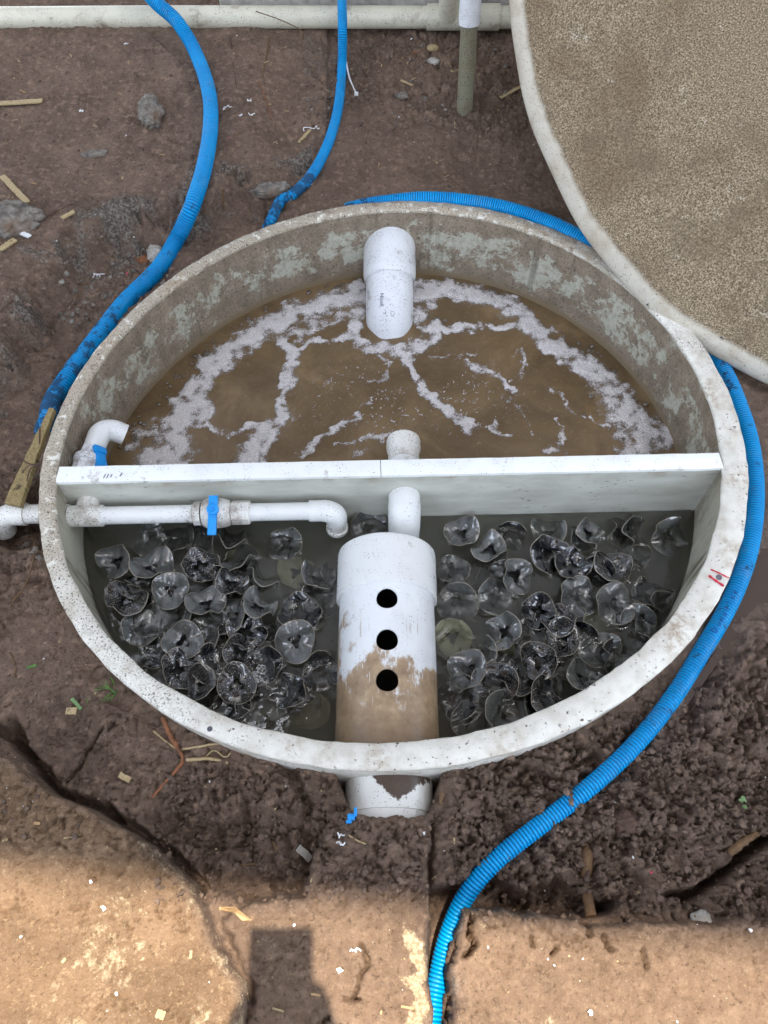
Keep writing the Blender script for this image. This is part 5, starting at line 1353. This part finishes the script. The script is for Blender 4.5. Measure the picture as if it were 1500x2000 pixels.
scrap(853, 320, .008, 'straw', 'straw_strip', 'pale yellow wood chip on bare soil behind the back rim', 'chip'); scrap(838, 310, .006, 'straw', 'straw_strip', 'second pale chip just left of the yellow wood chip', 'chip')
scrap(467, 262, .008, 'bark', 'bark_chip', 'tan bark chip right of the thick hose', 'bark'); scrap(448, 272, .005, 'pink', 'plastic_chip', 'pink plastic chip right of the thick hose', 'plastic')
scrap(249, 537, .005, 'pink', 'plastic_chip', 'pink plastic sliver beside the thick hose on the trench soil', 'plastic'); scrap(1270, 1705, .005, 'pink', 'plastic_chip', 'pink plastic sliver in the clods by the deep crack', 'plastic')
scrap(937, 268, .006, 'straw', 'straw_strip', 'pale chip on soil below the upright pipe', 'chip'); scrap(973, 217, .005, 'tanleaf', 'bark_chip', 'pinkish chip right of the foot of the upright pipe', 'chip')
# blue clip
p = G(686, 1596, .006); b = MB(); b.box(p, (.010, .008, .008)); b.box(p + Vector((.006, .006, .004)), (.004, .012, .004)); b.box(p + Vector((-.003, -.006, .0)), (.008, .004, .006)); tag(b.build('pipe_clip', M['blue'], bevel=.001), 'tiny blue plastic clip at the foot of the outlet stub', 'clip')
# grass
def blades(name, px, py, n, ln, spread, m, label, cat, seed, lean=(0, 0)):
    rg = random.Random(seed); c = G(px, py); b = MB()
    for _ in range(n):
        a = rg.uniform(0, 6.28); d = Vector((math.cos(a) * spread + lean[0], math.sin(a) * spread + lean[1], rg.uniform(.3, .9))); d.normalize(); l_ = ln * rg.uniform(.6, 1.1); s2 = Vector((-d.y, d.x, 0)); s2 = s2.normalized() * .0011 if s2.length > 1e-4 else Vector((.0016, 0, 0))
        q = c + Vector((rg.gauss(0, .006), rg.gauss(0, .006), -.003)); vs = []
        for i in range(6):
            t_ = i / 5; pt = q + d * l_ * t_ - Vector((0, 0, .35 * l_ * t_ * t_)); wd = (1 - t_ ** 2) + .08; vs += [pt - s2 * wd, pt + s2 * wd]
        b.add(vs, [(2 * i, 2 * i + 1, 2 * i + 3, 2 * i + 2) for i in range(5)])
    return tag(b.build(name, M[m]), label, cat)
blades('grass_tuft', 222, 1346, 11, .034, .45, 'green', 'small bright green grass tuft against the left front rim', 'grass', 1, (-.35, -.15)); blades('grass_tuft', 185, 1350, 4, .026, .9, 'green', 'sparse grass sprig left of the bright tuft', 'grass', 2)
strip_on(55, 1306, 73, 1301, .004, .001, 'green', 'grass_clipping', 'cut green grass blade on soil at the far left', 'grass'); strip_on(142, 1366, 160, 1387, .005, .001, 'leaf_pale', 'grass_clipping', 'cut pale green blade above the blocky straw chip', 'grass')
blades('grass', 455, 20, 2, .085, .25, 'green', 'tall green grass blade crossing the cream pipe right of the thick hose', 'grass', 5, (-.15, -.25)); blades('grass', 428, 8, 1, .06, .2, 'green', 'short green grass blade at the top right of the thick hose', 'grass', 6, (0, -.1))
blades('grass', 730, 8, 1, .06, .2, 'green', 'green grass blade at the top right of the thin hose', 'grass', 7, (0, -.1)); blades('grass', 815, 15, 1, .05, .6, 'green', 'bent green blade against the plinth left of the coupling', 'grass', 8)
for (x_, y_, s_, lb) in ((1449, 1562, .011, 'upper rounded green leaf on the clods at the right edge'), (1452, 1577, .008, 'lower small green leaf on the clods at the right edge')): scrap(x_, y_, s_, 'leaf_pale', 'leaf', lb, 'leaf', 3)
# straw scraps scattered on the soil, alike
n = 0; rg = random.Random(99)
while n < 90:
    x_, y_ = rg.uniform(-10, 1130), rg.uniform(60, 420)
    if rg.random() < .22: x_, y_ = rg.uniform(0, 1500), rg.uniform(1500, 1990)
    p = G(x_, y_)
    if math.hypot(p.x, p.y) < r_out(math.atan2(p.y, p.x)) + .03: continue
    if y_ < 420 and x_ > 960 + y_ * .36: continue
    a = rg.uniform(0, 6.28); l_ = rg.uniform(.004, .016); d = Vector((math.cos(a) * l_, math.sin(a) * l_, 0)); q = p + d; q.z = float(gz(q.x, q.y))
    plank('straw_scrap', p + Vector((0, 0, .002)), q + Vector((0, 0, .002)), rg.uniform(.0012, .004), .001, rg.choice(('straw', 'straw', 'bark', 'tanleaf')), 'tiny straw or wood scrap strewn on the brown soil', 'straw', 'straw scraps strewn on the soil'); n += 1
# flecks and crumbs nobody could count
def scatter(name, n, smin, smax, m, label, pick, seed, flat=.6, sub=1):
    rg2 = np.random.default_rng(seed); bm = bmesh.new(); bmesh.ops.create_icosphere(bm, subdivisions=sub, radius=1); bv_ = np.array([v.co[:] for v in bm.verts]); bf = np.array([[v.index for v in f.verts] for f in bm.faces]); bm.free()
    VV, FF = [], []; k = 0
    while k < n:
        x_, y_ = pick(rg2); p = G(x_, y_)
        dd = math.hypot(p.x, p.y) - r_out(math.atan2(p.y, p.x))
        if dd < .012 or not (X0 < p.x < X1 and Y0 < p.y < 1.35): k += 1; continue
        s = smin + (smax - smin) * rg2.random() ** 2.5
        v = bv_ * (1 + rg2.normal(0, .22, (len(bv_), 1))) * s * np.array([rg2.uniform(.7, 1.3), rg2.uniform(.7, 1.3), flat])
        a = rg2.uniform(0, 6.28); Rm = np.array([[math.cos(a), -math.sin(a), 0], [math.sin(a), math.cos(a), 0], [0, 0, 1]]); v = v @ Rm.T
        VV.append(v + np.array([p.x, p.y, p.z + s * flat * .35])); FF.append(bf + len(bv_) * k if False else bf + sum(len(q) for q in VV[:-1]) if False else bf + len(bv_) * (len(VV) - 1)); k += 1
    o = np_mesh(name, np.concatenate(VV), np.concatenate(FF), M[m], smooth=sub > 1); return tag(o, label, None, None, 'stuff')
def pk_clod(r): 
    u = r.random()
    if u < .5: return r.uniform(880, 1520), r.uniform(1350, 1800)
    if u < .7: return r.uniform(300, 850), r.uniform(1500, 1760)
    if u < .88: return r.uniform(600, 1050), r.uniform(65, 260)
    return r.uniform(0, 330), r.uniform(500, 1100)
def pk_dark(r): return (r.uniform(-20, 1130), r.uniform(55, 480)) if r.random() < .6 else (r.uniform(-20, 1520), r.uniform(1100, 1640))
def pk_any(r): return (r.uniform(-20, 1130), r.uniform(55, 480)) if r.random() < .5 else (r.uniform(-20, 1520), r.uniform(1100, 2010))
M['crumb'] = m_plain('soil_crumb', (0.145, 0.100, 0.075), 0.95, 0.45, 60, 0.8, 300, .003)
scatter('soil_crumbs', 2600, .0015, .0055, 'crumb', 'loose crumbs of brown soil', pk_clod, 4, .75, 2)
scatter('soil_grains', 2200, .0010, .0045, 'crumb', 'fine loose grains of brown soil', pk_dark, 5, .7, 1)
scatter('pale_flecks', 420, .0006, .0022, 'straw', 'tiny pale flecks strewn on the soil', pk_any, 6, .5, 1)
scatter('white_flecks', 150, .0006, .0024, 'white_bit', 'tiny white plastic flecks strewn on the soil', pk_any, 7, .5, 1)
def pk_grit(r): return (r.uniform(110, 335), r.uniform(455, 640)) if r.random() < .5 else ((r.uniform(600, 1040), r.uniform(62, 240)) if r.random() < .6 else (r.uniform(20, 130), r.uniform(900, 1100)))
scatter('grit', 650, .0012, .0062, 'rock', 'grey and brown grit strewn on the soil', pk_grit, 8, .65, 2)
# puddle beside the hose
t = NT('puddle_water'); M['puddle'] = t.fin((0.075, 0.047, 0.032), .06, t.bump(t.noise(20, 2), .1, .003), spec=.5)
pp = [P(x_, y_, -.0585) for x_, y_ in ((1470, 1040), (1540, 1060), (1540, 1170), (1480, 1180), (1452, 1210), (1420, 1270), (1370, 1340), (1310, 1420), (1290, 1430), (1340, 1350), (1400, 1270), (1440, 1180))]
cx_ = sum((p for p in pp), Vector()) / len(pp)
tag(mesh_obj('puddle', pp, [tuple(range(len(pp)))], M['puddle']), kind='structure')

# ------------------------------------------------------------------ the phone that casts the square shadow, and who holds it
ph = MB(); Rw, Uw, Fw = Vector(Rv), Vector(Uv), Vector(Fv)
cc = Vector(CAM) + Rw * -.022 + Uw * -.062 - Fw * .0075
ph.box(cc, (.082, .160, .009), Matrix((Rw, Uw, -Fw)).transposed()); tag(ph.build('phone', M['phone'], bevel=.003), 'phone held over the soil, known by its square shadow at the bottom', 'phone')
def skin(name, verts, edges, radii, m, root=0):
    me = bpy.data.meshes.new(name); me.from_pydata([tuple(v) for v in verts], edges, []); o = link(bpy.data.objects.new(name, me)); me.materials.append(m)
    md = o.modifiers.new('skin', 'SKIN'); md.use_smooth_shade = True
    for v, r_ in zip(me.skin_vertices[0].data, radii): v.radius = (r_, r_); v.use_root = False
    me.skin_vertices[0].data[root].use_root = True
    s2 = o.modifiers.new('sub', 'SUBSURF'); s2.levels = 1; s2.render_levels = 2; return o
pv = Vector((-.06, -1.42, .78)); sp = [pv, pv + Vector((0, .01, .2)), pv + Vector((0, .03, .40)), pv + Vector((0, .05, .52)), pv + Vector((0, .10, .62)), pv + Vector((0, .13, .72))]
V_ = list(sp); E_ = [(0, 1), (1, 2), (2, 3), (3, 4), (4, 5)]; Rr_ = [.14, .13, .15, .06, .085, .075]
def chain(start, pts, rs):
    prev = start
    for p, r_ in zip(pts, rs): V_.append(Vector(p)); Rr_.append(r_); E_.append((prev, len(V_) - 1)); prev = len(V_) - 1
    return prev
for s in (-1, 1): chain(0, [pv + Vector((s * .10, 0, -.06)), pv + Vector((s * .12, .02, -.42)), pv + Vector((s * .12, -.02, -.80)), pv + Vector((s * .13, .10, -.83))], [.09, .065, .045, .035])
for s in (-1, 1):
    edge_ = cc + Rw * (s * .047) - Uw * (.034 if s < 0 else .014) - Fw * .006
    w_ = edge_ + Rw * (s * .022) - Uw * .075 - Fw * .03
    pm = edge_ + Rw * (s * .008) - Uw * .025 - Fw * .012
    k = chain(2, [pv + Vector((s * .19, .03, .38)), pv + Vector((s * .24, .10, .16)), w_, pm], [.05, .042, .026, .022])
    for i in range(4):
        f0 = edge_ + Uw * (.018 - i * .018) + Rw * (s * .004)
        chain(k, [f0, f0 - Rw * (s * .010) + Fw * .010, f0 - Rw * (s * .024) + Fw * (.010 - .003)], [.0085, .008, .007])
    t0 = edge_ + Uw * .012 - Fw * .004; chain(k, [pm + Uw * .02 - Fw * .010, t0 - Rw * (s * .022) - Fw * .006], [.010, .0085])
tag(skin('person', V_, E_, Rr_, M['shirt']), 'person standing at the bottom holding a phone over the tank, seen only as shadow', 'person')
